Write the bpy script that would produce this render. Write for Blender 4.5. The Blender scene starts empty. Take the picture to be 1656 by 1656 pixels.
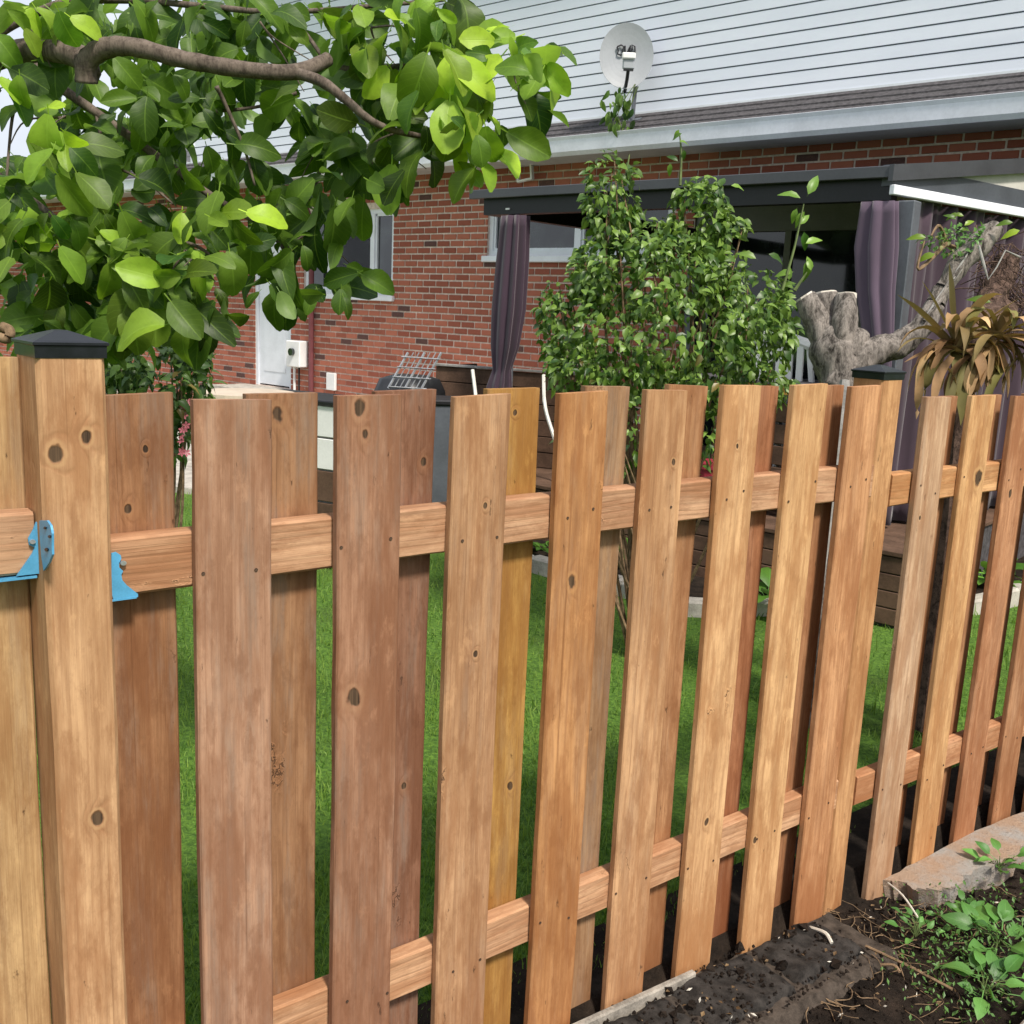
import bpy, bmesh, math, random
from mathutils import Vector, Matrix, noise as mnoise
random.seed(7)
rnd = random.random
def U(a, b): return a + (b - a) * rnd()
scene = bpy.context.scene
col = scene.collection

# ------------------------------------------------------------------ camera
FPX, PITCH, ROLL, CH = 1645.44, 0.196518, 0.04365, 1.6
YF, DF = 0.910065, 1.5086            # fence heading and distance
YH, DH = -0.853474, 8.5              # house heading and distance
R0, U0 = Vector((1, 0, 0)), Vector((0, math.sin(PITCH), math.cos(PITCH)))
FW = Vector((0, math.cos(PITCH), -math.sin(PITCH)))
CR = R0 * math.cos(ROLL) + U0 * math.sin(ROLL)
CU = U0 * math.cos(ROLL) - R0 * math.sin(ROLL)
CAM = Vector((0, 0, CH))
cd = bpy.data.cameras.new('camera'); cam = bpy.data.objects.new('camera', cd); col.objects.link(cam)
cd.sensor_width = 36; cd.lens = FPX / 1656 * 36; cd.clip_start = 0.05; cd.clip_end = 2000
M = Matrix((CR, CU, -FW)).transposed().to_4x4(); M.translation = CAM
cam.matrix_world = M
scene.camera = cam

# ------------------------------------------------------------------ light
w = bpy.data.worlds.new('World'); scene.world = w; w.use_nodes = True
SUN_EL, SUN_AZ = math.radians(52), math.radians(150)   # azimuth clockwise from +Y (view heading)
nt = w.node_tree; bg = nt.nodes['Background']
sk = nt.nodes.new('ShaderNodeTexSky'); sk.sky_type = 'NISHITA'; sk.sun_disc = False
sk.sun_elevation = SUN_EL; sk.sun_rotation = SUN_AZ; sk.dust_density = 4.5; sk.air_density = 1.0
# thin broken cloud over the clear sky
tcw = nt.nodes.new('ShaderNodeTexCoord'); nzw = nt.nodes.new('ShaderNodeTexNoise'); nzw.inputs['Scale'].default_value = 2.6; nzw.inputs['Detail'].default_value = 7
mrw = nt.nodes.new('ShaderNodeMapRange'); mrw.inputs[1].default_value = .3; mrw.inputs[2].default_value = .62; mrw.inputs[3].default_value = .35; mrw.inputs[4].default_value = .9
mxw = nt.nodes.new('ShaderNodeMix'); mxw.data_type = 'RGBA'; mxw.inputs[7].default_value = (6.6, 7.0, 7.7, 1)
nt.links.new(tcw.outputs['Generated'], nzw.inputs[0]); nt.links.new(nzw.outputs[0], mrw.inputs[0]); nt.links.new(mrw.outputs[0], mxw.inputs[0])
nt.links.new(sk.outputs[0], mxw.inputs[6]); nt.links.new(mxw.outputs[2], bg.inputs[0]); bg.inputs[1].default_value = 0.09
sl = bpy.data.lights.new('sun', 'SUN'); so = bpy.data.objects.new('sun', sl); col.objects.link(so)
sl.energy = 3.1; sl.angle = math.radians(8); sl.color = (1, .93, .83)
sd = Vector((math.sin(SUN_AZ) * math.cos(SUN_EL), math.cos(SUN_AZ) * math.cos(SUN_EL), math.sin(SUN_EL)))
so.rotation_euler = (-sd).to_track_quat('-Z', 'Y').to_euler(); so.location = (0, -5, 12)
vs = scene.view_settings; vs.view_transform = 'Standard'; vs.look = 'None'; vs.gamma = 1; vs.exposure = 0.66
vs.use_curve_mapping = False
cy_ = scene.cycles; cy_.max_bounces = 6; cy_.diffuse_bounces = 3; cy_.glossy_bounces = 2; cy_.transmission_bounces = 3; cy_.caustics_reflective = False; cy_.caustics_refractive = False

# ------------------------------------------------------------------ pixel helpers (direction -> position)
def ray(x, y): return FW + CR * ((x - 828) / FPX) - CU * ((y - 828) / FPX)
def dep(x, y, d): return CAM + ray(x, y) * d
FD = Vector((math.sin(YF), math.cos(YF), 0)); FN = Vector((-math.cos(YF), math.sin(YF), 0))
HA = Vector((-math.sin(YH), -math.cos(YH), 0)); HN = Vector((math.cos(YH), -math.sin(YH), 0))
def FP(s, off, z): return FD * s + FN * (DF + off) + Vector((0, 0, z))
def HP(t, off, z): return HA * t + HN * (DH + off) + Vector((0, 0, z))
def fen(x, y, off=0):
    v = ray(x, y); P = CAM + v * ((DF + off) / v.dot(FN)); return P.dot(FD), P.z
def wall(x, y, off=0):
    v = ray(x, y); P = CAM + v * ((DH + off) / v.dot(HN)); return P.dot(HA), P.z
def gnd(x, y, z=0):
    v = ray(x, y); return CAM + v * ((z - CH) / v.z)
FROT = Matrix((FD, FN, Vector((0, 0, 1)))).transposed().to_4x4()
HROT = Matrix((HA, HN, Vector((0, 0, 1)))).transposed().to_4x4()
def FM(s, off, z): return Matrix.Translation(FP(s, off, z)) @ FROT
def HM(t, off, z): return Matrix.Translation(HP(t, off, z)) @ HROT

def srgbw(r, g, b, k=1.0):
    m_ = (r + g + b) / 3; return srgb(r + (m_ - r) * .10, g + (m_ - g) * .08, b + (m_ - b) * .12, k)
def srgb(r, g, b, k=1.0):
    f = lambda c: (c / 255 / 12.92 if c <= 10 else ((c / 255 + .055) / 1.055) ** 2.4) * k
    return (f(r), f(g), f(b), 1)

# ------------------------------------------------------------------ object helpers
WM = {}
def setw(o, W, parent=None):
    WM[o.name] = W
    if parent is not None:
        o.parent = parent; o.matrix_parent_inverse = WM[parent.name].inverted()
    o.matrix_basis = W
def tag(o, label, cat, group=None, kind=None):
    if label: o['label'] = label
    if cat: o['category'] = cat
    if group: o['group'] = group
    if kind: o['kind'] = kind
    return o
def thing(name, label, cat, loc, group=None):
    o = bpy.data.objects.new(name, None); col.objects.link(o); o.empty_display_size = .1
    setw(o, Matrix.Translation(Vector(loc))); return tag(o, label, cat, group)
class MB:
    def __init__(s): s.v = []; s.f = []; s.uv = []
    def add(s, vs_, fs, uv=None, M=None):
        b = len(s.v)
        s.v += [(M @ Vector(p)) if M else Vector(p) for p in vs_]
        s.f += [tuple(i + b for i in f) for f in fs]
        s.uv += uv if uv else [(0, 0)] * len(vs_)
        return s
    def box(s, x0, x1, y0, y1, z0, z1, M=None, bev=0):
        if bev <= 0:
            v = [(x, y, z) for z in (z0, z1) for y in (y0, y1) for x in (x0, x1)]
            return s.add(v, [(0, 2, 3, 1), (4, 5, 7, 6), (0, 1, 5, 4), (2, 6, 7, 3), (0, 4, 6, 2), (1, 3, 7, 5)], None, M)
        bm = bmesh.new(); bmesh.ops.create_cube(bm, size=1)
        for p in bm.verts: p.co = Vector(((x0 + x1) / 2 + p.co.x * (x1 - x0), (y0 + y1) / 2 + p.co.y * (y1 - y0), (z0 + z1) / 2 + p.co.z * (z1 - z0)))
        bmesh.ops.bevel(bm, geom=bm.edges[:], offset=bev, segments=1, affect='EDGES')
        bm.verts.index_update()
        s.add([p.co.copy() for p in bm.verts], [tuple(q.index for q in f.verts) for f in bm.faces], None, M); bm.free(); return s
    def tube(s, pts, rad, n=8, cap=True):
        pts = [Vector(p) for p in pts]; m = len(pts)
        rr = rad if isinstance(rad, (list, tuple)) else [rad] * m
        vs_ = []; up = Vector((.13, .21, 1))
        for i, p in enumerate(pts):
            t = (pts[min(i + 1, m - 1)] - pts[max(i - 1, 0)]).normalized()
            if abs(t.dot(up.normalized())) > .95: a = t.cross(Vector((1, .1, 0))).normalized()
            else: a = t.cross(up).normalized()
            b = t.cross(a)
            vs_ += [p + (a * math.cos(k * 2 * math.pi / n) + b * math.sin(k * 2 * math.pi / n)) * rr[i] for k in range(n)]
        fs = [(i * n + k, i * n + (k + 1) % n, (i + 1) * n + (k + 1) % n, (i + 1) * n + k) for i in range(m - 1) for k in range(n)]
        if cap: fs += [tuple(range(n))[::-1], tuple((m - 1) * n + k for k in range(n))]
        return s.add(vs_, fs)
    def prism(s, poly, y0, y1, M=None):    # poly in local x,z extruded in y
        n = len(poly)
        v = [(x, y0, z) for x, z in poly] + [(x, y1, z) for x, z in poly]
        f = [tuple(range(n)), tuple(range(2 * n - 1, n - 1, -1))] + [(i, i + n, (i + 1) % n + n, (i + 1) % n) for i in range(n)]
        return s.add(v, f, None, M)
    def slab(s, poly, z0, z1, M=None):     # poly in local x,y extruded in z
        n = len(poly)
        v = [(x, y, z0) for x, y in poly] + [(x, y, z1) for x, y in poly]
        f = [tuple(range(n))[::-1], tuple(range(n, 2 * n))] + [(i, (i + 1) % n, (i + 1) % n + n, i + n) for i in range(n)]
        return s.add(v, f, None, M)
    def mesh(s, name, smooth=False):
        me = bpy.data.meshes.new(name); me.from_pydata([tuple(p) for p in s.v], [], s.f); me.update()
        if any(u != (0, 0) for u in s.uv):
            ul = me.uv_layers.new(name='UVMap')
            li = [0] * len(me.loops); me.loops.foreach_get('vertex_index', li)
            flat = [c for i in li for c in s.uv[i]]
            ul.data.foreach_set('uv', flat)
        if smooth: me.polygons.foreach_set('use_smooth', [True] * len(me.polygons))
        return me
    def build(s, name, mat, parent=None, W=None, smooth=False, color=None, kind=None):
        me = s.mesh(name, smooth); me.materials.append(mat)
        return link(name, me, parent, W, color, kind)
def link(name, me, parent=None, W=None, color=None, kind=None):
    o = bpy.data.objects.new(name, me); col.objects.link(o)
    setw(o, W or Matrix.Identity(4), parent)
    if color: o.color = color
    if kind: o['kind'] = kind
    return o
def world_part(mb, name, mat, parent=None, origin=None, **k):
    """mb holds world coordinates; move the origin to the thing's base"""
    o = Vector(origin) if origin is not None else (Vector(WM[parent.name].translation) if parent else Vector((0, 0, 0)))
    mb.v = [p - o for p in mb.v]
    return mb.build(name, mat, parent, Matrix.Translation(o), **k)

# ------------------------------------------------------------------ materials
class NT:
    def __init__(s, name, rough=.7, spec=.3):
        s.m = bpy.data.materials.new(name); s.m.use_nodes = True; s.t = s.m.node_tree
        s.b = s.t.nodes['Principled BSDF']; s.b.inputs['Roughness'].default_value = rough
        s.b.inputs['Specular IOR Level'].default_value = spec
        s.out = s.t.nodes['Material Output']
    def n(s, ty, **k):
        x = s.t.nodes.new('ShaderNode' + ty)
        for a, v in k.items(): setattr(x, a, v)
        return x
    def sock(s, v, i):
        if hasattr(v, 'links') or hasattr(v, 'is_output'): s.t.links.new(v, i)
        else: i.default_value = v
    def math(s, op, a, b=0.0, c=None, clamp=False):
        x = s.n('Math', operation=op, use_clamp=clamp); s.sock(a, x.inputs[0]); s.sock(b, x.inputs[1])
        if c is not None: s.sock(c, x.inputs[2])
        return x.outputs[0]
    def mix(s, f, a, b, mode='MIX'):
        x = s.n('Mix', data_type='RGBA', blend_type=mode); s.sock(f, x.inputs[0]); s.sock(a, x.inputs[6]); s.sock(b, x.inputs[7]); return x.outputs[2]
    def ramp(s, f, lo, hi):
        x = s.n('MapRange', interpolation_type='SMOOTHSTEP'); s.sock(f, x.inputs[0]); x.inputs[1].default_value = lo; x.inputs[2].default_value = hi
        return x.outputs[0]
    def noise(s, vec, scale, detail=4, rough=.6, dist=0):
        x = s.n('TexNoise'); x.inputs['Scale'].default_value = scale; x.inputs['Detail'].default_value = detail
        x.inputs['Roughness'].default_value = rough; x.inputs['Distortion'].default_value = dist
        if vec is not None: s.sock(vec, x.inputs['Vector'])
        return x.outputs[0]
    def vmul(s, v, k):
        x = s.n('VectorMath', operation='MULTIPLY'); s.sock(v, x.inputs[0]); s.sock(k, x.inputs[1]); return x.outputs[0]
    def vadd(s, v, k):
        x = s.n('VectorMath', operation='ADD'); s.sock(v, x.inputs[0]); s.sock(k, x.inputs[1]); return x.outputs[0]
    def bump(s, h, st=.3, d=.01):
        x = s.n('Bump'); x.inputs['Strength'].default_value = st; x.inputs['Distance'].default_value = d; s.sock(h, x.inputs['Height'])
        s.t.links.new(x.outputs[0], s.b.inputs['Normal'])
    def color(s, c): s.sock(c, s.b.inputs['Base Color'])
    def obj(s): return s.n('TexCoord').outputs['Object']
    def rand(s):
        oi = s.n('ObjectInfo').outputs['Random']; g = s.n('NewGeometry').outputs['Random Per Island']
        return s.math('FRACT', s.math('ADD', oi, g))

def plain(name, c, rough=.6, spec=.4, var=.12, scale=8, bump=.15, metal=0):
    t = NT(name, rough, spec); o = t.obj()
    nz = t.noise(o, scale, 6); nf = t.noise(o, scale * 14, 3)
    k = t.math('ADD', t.math('MULTIPLY', nz, .7), t.math('MULTIPLY', nf, .3))
    dk = tuple(x * (1 - var * 1.6) for x in c[:3]) + (1,); lt = tuple(min(1, x * (1 + var)) for x in c[:3]) + (1,)
    t.color(t.mix(t.ramp(k, .3, .7), dk, lt)); t.b.inputs['Metallic'].default_value = metal
    rg = t.math('MULTIPLY_ADD', nz, .25, rough - .12); t.sock(rg, t.b.inputs['Roughness'])
    if bump: t.bump(k, bump, .004)
    return t.m

def wood_mat():
    t = NT('sawn_cedar', .78, .22)
    oi = t.n('ObjectInfo'); rv = t.n('CombineXYZ')
    for i, k in enumerate((13.7, 31.1, 57.3)): t.sock(t.math('MULTIPLY', oi.outputs['Random'], k), rv.inputs[i])
    raw = t.obj(); p = t.vadd(raw, rv.outputs[0])
    warp = t.noise(t.vmul(p, (26, 26, 20)), 1, 3)
    rs_ = t.n('SeparateXYZ'); t.sock(raw, rs_.inputs[0])
    # scattered small knots
    vo = t.n('TexVoronoi'); vo.inputs['Scale'].default_value = 1; t.sock(t.vmul(p, (7.5, 0.0, 4.2)), vo.inputs['Vector'])
    sx = t.n('SeparateColor'); t.sock(vo.outputs['Color'], sx.inputs[0])
    sel = t.math('GREATER_THAN', sx.outputs[0], .88)
    dist = t.math('ADD', vo.outputs['Distance'], t.math('MULTIPLY', t.math('SUBTRACT', warp, .5), .12))
    dist = t.math('DIVIDE', dist, t.math('MULTIPLY_ADD', sx.outputs[1], .45, .22))
    dist = t.math('MULTIPLY', dist, 11.0)
    dist = t.math('ADD', dist, t.math('MULTIPLY', t.math('SUBTRACT', 1, sel), 50))
    # named knots: object properties k1..k3 = (x, z, radius)
    for nm in ('k1', 'k2', 'k3'):
        at = t.n('Attribute', attribute_type='OBJECT', attribute_name=nm); sv = t.n('SeparateXYZ'); t.sock(at.outputs['Vector'], sv.inputs[0])
        dx = t.math('SUBTRACT', rs_.outputs[0], sv.outputs[0]); dz = t.math('MULTIPLY', t.math('SUBTRACT', rs_.outputs[2], sv.outputs[1]), .72)
        dd = t.math('SQRT', t.math('ADD', t.math('MULTIPLY', dx, dx), t.math('MULTIPLY', dz, dz)))
        dd = t.math('DIVIDE', dd, t.math('MAXIMUM', sv.outputs[2], .0002))
        dd = t.math('ADD', dd, t.math('MULTIPLY', t.math('SUBTRACT', warp, .5), 1.9))
        dist = t.math('MINIMUM', dist, dd)
    knot = t.math('SUBTRACT', 1, t.ramp(dist, .72, 1.05))
    krim = t.math('MULTIPLY', t.ramp(dist, .95, 1.15), t.math('SUBTRACT', 1, t.ramp(dist, 1.25, 1.7)))
    halo = t.math('SUBTRACT', 1, t.ramp(dist, .9, 3.4))
    sp = t.n('SeparateXYZ'); t.sock(p, sp.inputs[0])
    low = t.noise(t.vmul(p, (7, 7, .9)), 1, 3, .5)
    ph = t.math('MULTIPLY', sp.outputs[0], 300)
    ph = t.math('ADD', ph, t.math('MULTIPLY', low, 60)); ph = t.math('ADD', ph, t.math('MULTIPLY', halo, 6))
    ring = t.math('POWER', t.math('MULTIPLY_ADD', t.math('SINE', ph), .5, .5), 2.6)
    fib = t.noise(t.vmul(p, (420, 420, 4)), 1, 5, .8)
    fib2 = t.noise(t.vmul(p, (120, 120, 1.6)), 1, 6, .72)
    pat = t.noise(t.vmul(p, (16, 16, 2.6)), 1, 7, .68)
    pat2 = t.noise(t.vadd(t.vmul(p, (30, 30, 3.2)), (7.3, 1, 2)), 1, 8, .7)
    base = oi.outputs['Color']; mul = lambda k: t.mix(1, base, k, 'MULTIPLY')
    c = t.mix(t.ramp(pat, .30, .72), mul((.64, .55, .48, 1)), mul((1.22, 1.22, 1.20, 1)))
    c = t.mix(t.math('MULTIPLY', t.ramp(ring, .2, .95), .26), c, mul((.52, .40, .32, 1)))
    c = t.mix(t.math('MULTIPLY', t.ramp(fib2, .47, .66), .38), c, mul((.55, .45, .38, 1)))
    c = t.mix(t.math('MULTIPLY', t.ramp(fib, .50, .68), .40), c, mul((.46, .38, .33, 1)))
    c = t.mix(t.math('MULTIPLY', t.ramp(fib, .50, .30), .25), c, mul((1.35, 1.35, 1.33, 1)))
    al = t.math('MULTIPLY', oi.outputs['Alpha'], .8)
    c = t.mix(t.math('MULTIPLY', t.math('MULTIPLY', t.ramp(pat2, .44, .70), al), .70), c, (.23, .185, .15, 1))
    pat3 = t.noise(t.vadd(t.vmul(p, (13, 13, 3)), (1.3, 9, 4)), 1, 6, .65)
    c = t.mix(t.math('MULTIPLY', t.ramp(pat3, .47, .62), .62), c, mul((.58, .43, .33, 1)))
    blot = t.noise(t.vadd(t.vmul(p, (22, 22, 9)), (4.1, 2, 8)), 1, 7, .7)
    c = t.mix(t.math('MULTIPLY', t.ramp(blot, .52, .64), .42), c, mul((.50, .38, .30, 1)))
    c = t.mix(t.math('MULTIPLY', t.ramp(blot, .42, .30), .35), c, mul((1.4, 1.38, 1.3, 1)))
    # darker, redder tint towards the ground end, irregular in height
    low_tint = t.math('SUBTRACT', 1, t.ramp(t.math('ADD', rs_.outputs[2], t.math('MULTIPLY', pat, .9)), .45, 1.0))
    c = t.mix(t.math('MULTIPLY', low_tint, .50), c, mul((.55, .38, .26, 1)))
    # nicks and torn grain
    nk = t.noise(t.vadd(t.vmul(p, (46, 46, 12)), (3, 3, 3)), 1, 7, .74)
    nick = t.math('MULTIPLY', t.ramp(nk, .655, .71), .8)
    tz = t.math('MULTIPLY_ADD', t.noise(t.vmul(p, (15, 15, 9)), 1, 5, .7), .42, t.math('MULTIPLY', sp.outputs[2], 1.15))
    tb_ = t.math('ABSOLUTE', t.math('SUBTRACT', t.math('FRACT', tz), .5))
    tear = t.math('MULTIPLY', t.math('SUBTRACT', 1, t.ramp(tb_, .001, .007)), t.ramp(t.noise(t.vadd(t.vmul(p, (14, 14, 1.7)), (5, 5, 5)), 1, 3), .57, .63))
    lip = t.math('MULTIPLY', t.math('SUBTRACT', 1, t.ramp(tb_, .006, .03)), t.ramp(t.noise(t.vadd(t.vmul(p, (14, 14, 1.7)), (5, 5, 5)), 1, 3), .57, .63))
    c = t.mix(t.math('MULTIPLY', lip, .40), c, mul((1.3, 1.2, 1.1, 1)))
    c = t.mix(t.math('MULTIPLY', t.math('MAXIMUM', nick, tear), .78), c, (.055, .030, .018, 1))
    c = t.mix(t.math('MULTIPLY', halo, .30), c, (.25, .11, .05, 1))
    chk = t.ramp(t.noise(t.vadd(t.vmul(p, (170, 170, .8)), (2, 6, 1)), 1, 3, .6), .64, .70)
    c = t.mix(t.math('MULTIPLY', chk, .42), c, mul((.32, .24, .18, 1)))
    grime = t.ramp(t.noise(t.vadd(t.vmul(p, (60, 60, 34)), (8, 1, 3)), 1, 8, .8), .50, .66)
    c = t.mix(t.math('MULTIPLY', grime, .28), c, mul((.50, .42, .36, 1)))
    c = t.mix(t.math('MULTIPLY', krim, .30), c, mul((1.15, 1.2, 1.1, 1)))
    c = t.mix(t.math('MULTIPLY', knot, .93), c, t.mix(t.ramp(fib2, .4, .6), (.020, .014, .010, 1), (.095, .060, .035, 1)))
    t.color(c)
    h = t.math('ADD', t.math('MULTIPLY', fib, .5), t.math('MULTIPLY', fib2, .7))
    h = t.math('SUBTRACT', h, t.math('MULTIPLY', ring, .3)); h = t.math('SUBTRACT', h, t.math('MULTIPLY', knot, .9))
    h = t.math('SUBTRACT', h, t.math('MULTIPLY', t.math('MAXIMUM', nick, tear), 1.4)); h = t.math('ADD', h, t.math('MULTIPLY', lip, .5))
    t.bump(h, .75, .0018)
    return t.m

def leaf_mat(name, dark, light, back, transl=.35, rough=.42, vein=True):
    t = NT(name, rough, .4)
    r = t.rand(); oi = t.n('ObjectInfo')
    uv = t.n('UVMap'); uv.uv_map = 'UVMap'; sp = t.n('SeparateXYZ'); t.sock(uv.outputs[0], sp.inputs[0])
    c = t.mix(r, dark, light)
    c = t.mix(1, c, oi.outputs['Color'], 'MULTIPLY')
    o = t.obj(); nz = t.noise(o, 30, 4)
    c = t.mix(t.math('MULTIPLY', t.ramp(nz, .4, .75), .25), c, tuple(x * .5 for x in dark[:3]) + (1,))
    if vein:
        ax = t.math('ABSOLUTE', sp.outputs[0])
        mid = t.math('SUBTRACT', 1, t.ramp(ax, .02, .08))
        sv = t.math('SINE', t.math('MULTIPLY', t.math('SUBTRACT', sp.outputs[1], t.math('MULTIPLY', ax, .28)), 52))
        sv = t.math('MULTIPLY', t.ramp(sv, .82, 1.0), .35)
        vn = t.math('MAXIMUM', t.math('MULTIPLY', mid, .6), t.math('MULTIPLY', sv, .5))
        c = t.mix(t.math('MULTIPLY', vn, .34), c, tuple(min(1, x * 1.6 + .03) for x in light[:3]) + (1,))
        t.bump(t.math('MULTIPLY_ADD', vn, -.6, nz), .35, .002)
    bf = t.n('NewGeometry').outputs['Backfacing']
    c = t.mix(t.math('MULTIPLY', bf, .6), c, back)
    t.color(c)
    tr = t.n('BsdfTranslucent'); t.sock(t.mix(1, c, (1.5, 1.6, .7, 1), 'MULTIPLY'), tr.inputs[0])
    mx = t.n('MixShader'); mx.inputs[0].default_value = transl
    t.t.links.new(t.b.outputs[0], mx.inputs[1]); t.t.links.new(tr.outputs[0], mx.inputs[2]); t.t.links.new(mx.outputs[0], t.out.inputs[0])
    return t.m

def bark_mat(name, a, b, sc=18, st=.9, stretch=(1, 1, .35)):
    t = NT(name, .9, .15); o = t.vmul(t.obj(), stretch)
    n1 = t.noise(o, sc, 8, .7, .4); n2 = t.noise(o, sc * 5, 5, .7)
    k = t.math('ADD', t.math('MULTIPLY', n1, .65), t.math('MULTIPLY', n2, .35))
    t.color(t.mix(t.ramp(k, .35, .62), a, b)); t.bump(k, st, .012); return t.m

def brick_mat():
    t = NT('red_brick', .88, .2); r = t.rand(); o = t.obj()
    n1 = t.noise(o, 60, 6, .7); n2 = t.noise(o, 9, 4)
    c = t.mix(t.ramp(r, .05, .8), (.26, .078, .050, 1), (.40, .135, .085, 1))
    c = t.mix(t.math('GREATER_THAN', r, .95), c, (.095, .05, .045, 1))
    c = t.mix(t.math('MULTIPLY', t.ramp(n1, .45, .8), .4), c, (.36, .16, .115, 1))
    c = t.mix(t.math('MULTIPLY', t.ramp(n2, .5, .75), .25), c, (.13, .06, .045, 1))
    t.color(c); t.bump(n1, .4, .003); return t.m

def soil_mat():
    t = NT('dark_soil', .95, .1); o = t.obj()
    n1 = t.noise(o, 9, 8, .7); n2 = t.noise(o, 70, 6, .75); n3 = t.noise(o, 240, 3, .6)
    c = t.mix(t.ramp(n1, .35, .7), (.014, .011, .009, 1), (.045, .032, .024, 1))
    c = t.mix(t.math('MULTIPLY', t.ramp(n2, .55, .75), .6), c, (.055, .040, .028, 1))
    c = t.mix(t.math('MULTIPLY', t.ramp(n3, .68, .78), .7), c, (.16, .13, .10, 1))
    t.color(c); t.bump(t.math('ADD', n2, t.math('MULTIPLY', n3, .4)), 1, .012); return t.m

def lawn_mat():
    t = NT('lawn_green', .9, .15); o = t.obj()
    n1 = t.noise(o, 1.6, 5, .6); n2 = t.noise(o, 55, 6, .75)
    c = t.mix(t.ramp(n2, .35, .7), (.05, .11, .02, 1), (.15, .28, .04, 1))
    c = t.mix(t.math('MULTIPLY', t.ramp(n1, .5, .75), .4), c, (.05, .055, .02, 1))
    t.color(c); t.bump(n2, .8, .02); return t.m

def siding_mat():
    t = NT('white_vinyl', .45, .4); o = t.obj()
    n1 = t.noise(t.vmul(o, (.6, 1, 3)), 1, 5); n2 = t.noise(t.vmul(o, (3, 60, 260)), 1, 3)
    c = t.mix(t.ramp(n1, .3, .75), (.70, .735, .83, 1), (.78, .81, .90, 1))
    t.color(c); t.bump(n2, .08, .002); return t.m

def glass_mat():
    t = NT('window_glass', .06, .6); o = t.obj()
    n1 = t.noise(o, 3.5, 4); t.color(t.mix(t.ramp(n1, .4, .65), (.006, .008, .01, 1), (.03, .038, .04, 1)))
    t.b.inputs['Coat Weight'].default_value = .6; t.b.inputs['Coat Roughness'].default_value = .03; return t.m

def fabric_mat(name, c):
    t = NT(name, .85, .2); o = t.obj()
    wv = t.noise(t.vmul(o, (400, 400, 400)), 1, 2); n1 = t.noise(t.vmul(o, (5, 5, 1.2)), 1, 4)
    t.color(t.mix(t.ramp(n1, .3, .7), tuple(x * .75 for x in c[:3]) + (1,), c)); t.bump(wv, .2, .001)
    t.b.inputs['Sheen Weight'].default_value = .3; return t.m

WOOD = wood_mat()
BRICK = brick_mat(); SOIL = soil_mat(); LAWN = lawn_mat(); SIDE = siding_mat(); GLASS = glass_mat()
MORTAR = plain('mortar', (.66, .55, .48, 1), .95, .1, .2, 20, .5)
WHITEP = plain('white_trim_paint', (.74, .77, .82, 1), .4, .4, .06, 5, .05)
WHITE2 = plain('white_plastic', (.78, .78, .77, 1), .45, .4, .06, 5, .05)
GUTTER = plain('pale_gutter_metal', (.74, .76, .83, 1), .35, .5, .08, 3, .05)
SHINGLE = plain('dark_shingle', (.085, .08, .085, 1), .9, .2, .35, 30, .7)
SOFFIT = plain('soffit_board', (.5, .5, .5, 1), .7, .2, .1, 4, .1)
BLACKM = plain('black_powder_coat', (.012, .012, .014, 1), .42, .4, .3, 6, .05)
GREYM = plain('slate_grey_metal', (.10, .11, .13, 1), .4, .5, .15, 4, .05)
BEIGE = plain('beige_canopy', (.52, .50, .46, 1), .8, .2, .08, 3, .1)
CAPM = plain('black_cap_plastic', (.010, .011, .015, 1), .32, .35, .3, 30, .08)
BLUE = plain('blue_bracket_metal', srgb(98, 178, 226, .8), .38, .5, .12, 22, .12, .15)
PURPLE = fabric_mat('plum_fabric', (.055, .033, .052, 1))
PURPLE_LIT = fabric_mat('sunlit_purple_fabric', (.115, .082, .122, 1))  # lighter copy of the purple cloth, sunlight put into its colour
DISHG = plain('dish_grey', (.36, .38, .41, 1), .5, .4, .05, 6, .03)
CONC = plain('pale_concrete', (.44, .41, .36, 1), .9, .15, .25, 9, .6)
CONCD = plain('dirty_concrete', (.30, .27, .23, 1), .9, .15, .35, 14, .7)
STEEL = plain('nail_steel', (.45, .46, .48, 1), .4, .5, .2, 30, .05, .6)
STONE = plain('dark_paver', (.035, .031, .028, 1), .9, .15, .5, 25, .9)
BROWNW = plain('brown_stained_plank', (.115, .068, .045, 1), .8, .2, .3, 5, .4)
GREYW = plain('grey_weathered_plank', (.33, .32, .30, 1), .85, .2, .25, 9, .5)
TANT = plain('tan_table_top', (.55, .46, .36, 1), .6, .3, .12, 6, .1)
BARKT = bark_mat('magnolia_bark', (.055, .042, .034, 1), (.17, .135, .11, 1), 40, .3)
BARKS = bark_mat('stump_bark', (.026, .022, .019, 1), (.31, .275, .245, 1), 30, 1.0)
CUTW = plain('cut_timber', (.62, .57, .50, 1), .85, .2, .2, 30, .3)
LEAF_T = leaf_mat('broad_leaf', (.036, .098, .014, 1), (.24, .38, .036, 1), (.19, .30, .09, 1), .40, .48)
LEAF_S = leaf_mat('vine_leaf', (.020, .060, .010, 1), (.15, .25, .05, 1), (.15, .22, .09, 1), .25, .4, False)
LEAF_D = leaf_mat('dry_strap_leaf', (.16, .10, .045, 1), (.42, .30, .16, 1), (.30, .21, .12, 1), .12, .7, False)
LEAF_W = leaf_mat('weed_leaf', (.05, .15, .03, 1), (.13, .30, .07, 1), (.12, .22, .07, 1), .25, .45)
GRASSM = leaf_mat('grass_blade', (.060, .15, .018, 1), (.25, .37, .07, 1), (.18, .29, .06, 1), .3, .6, False)
STEM = plain('green_stem', (.11, .15, .05, 1), .7, .2, .3, 20, .2)
TWIG = plain('dry_twig', (.22, .15, .09, 1), .9, .1, .4, 40, .4)
PALETW = plain('pale_stick', (.62, .58, .50, 1), .8, .1, .2, 40, .3)
FIBRE = bark_mat('root_fibre', (.03, .02, .016, 1), (.17, .11, .085, 1), 45, 1.0, (1, 1, .6))
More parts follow.
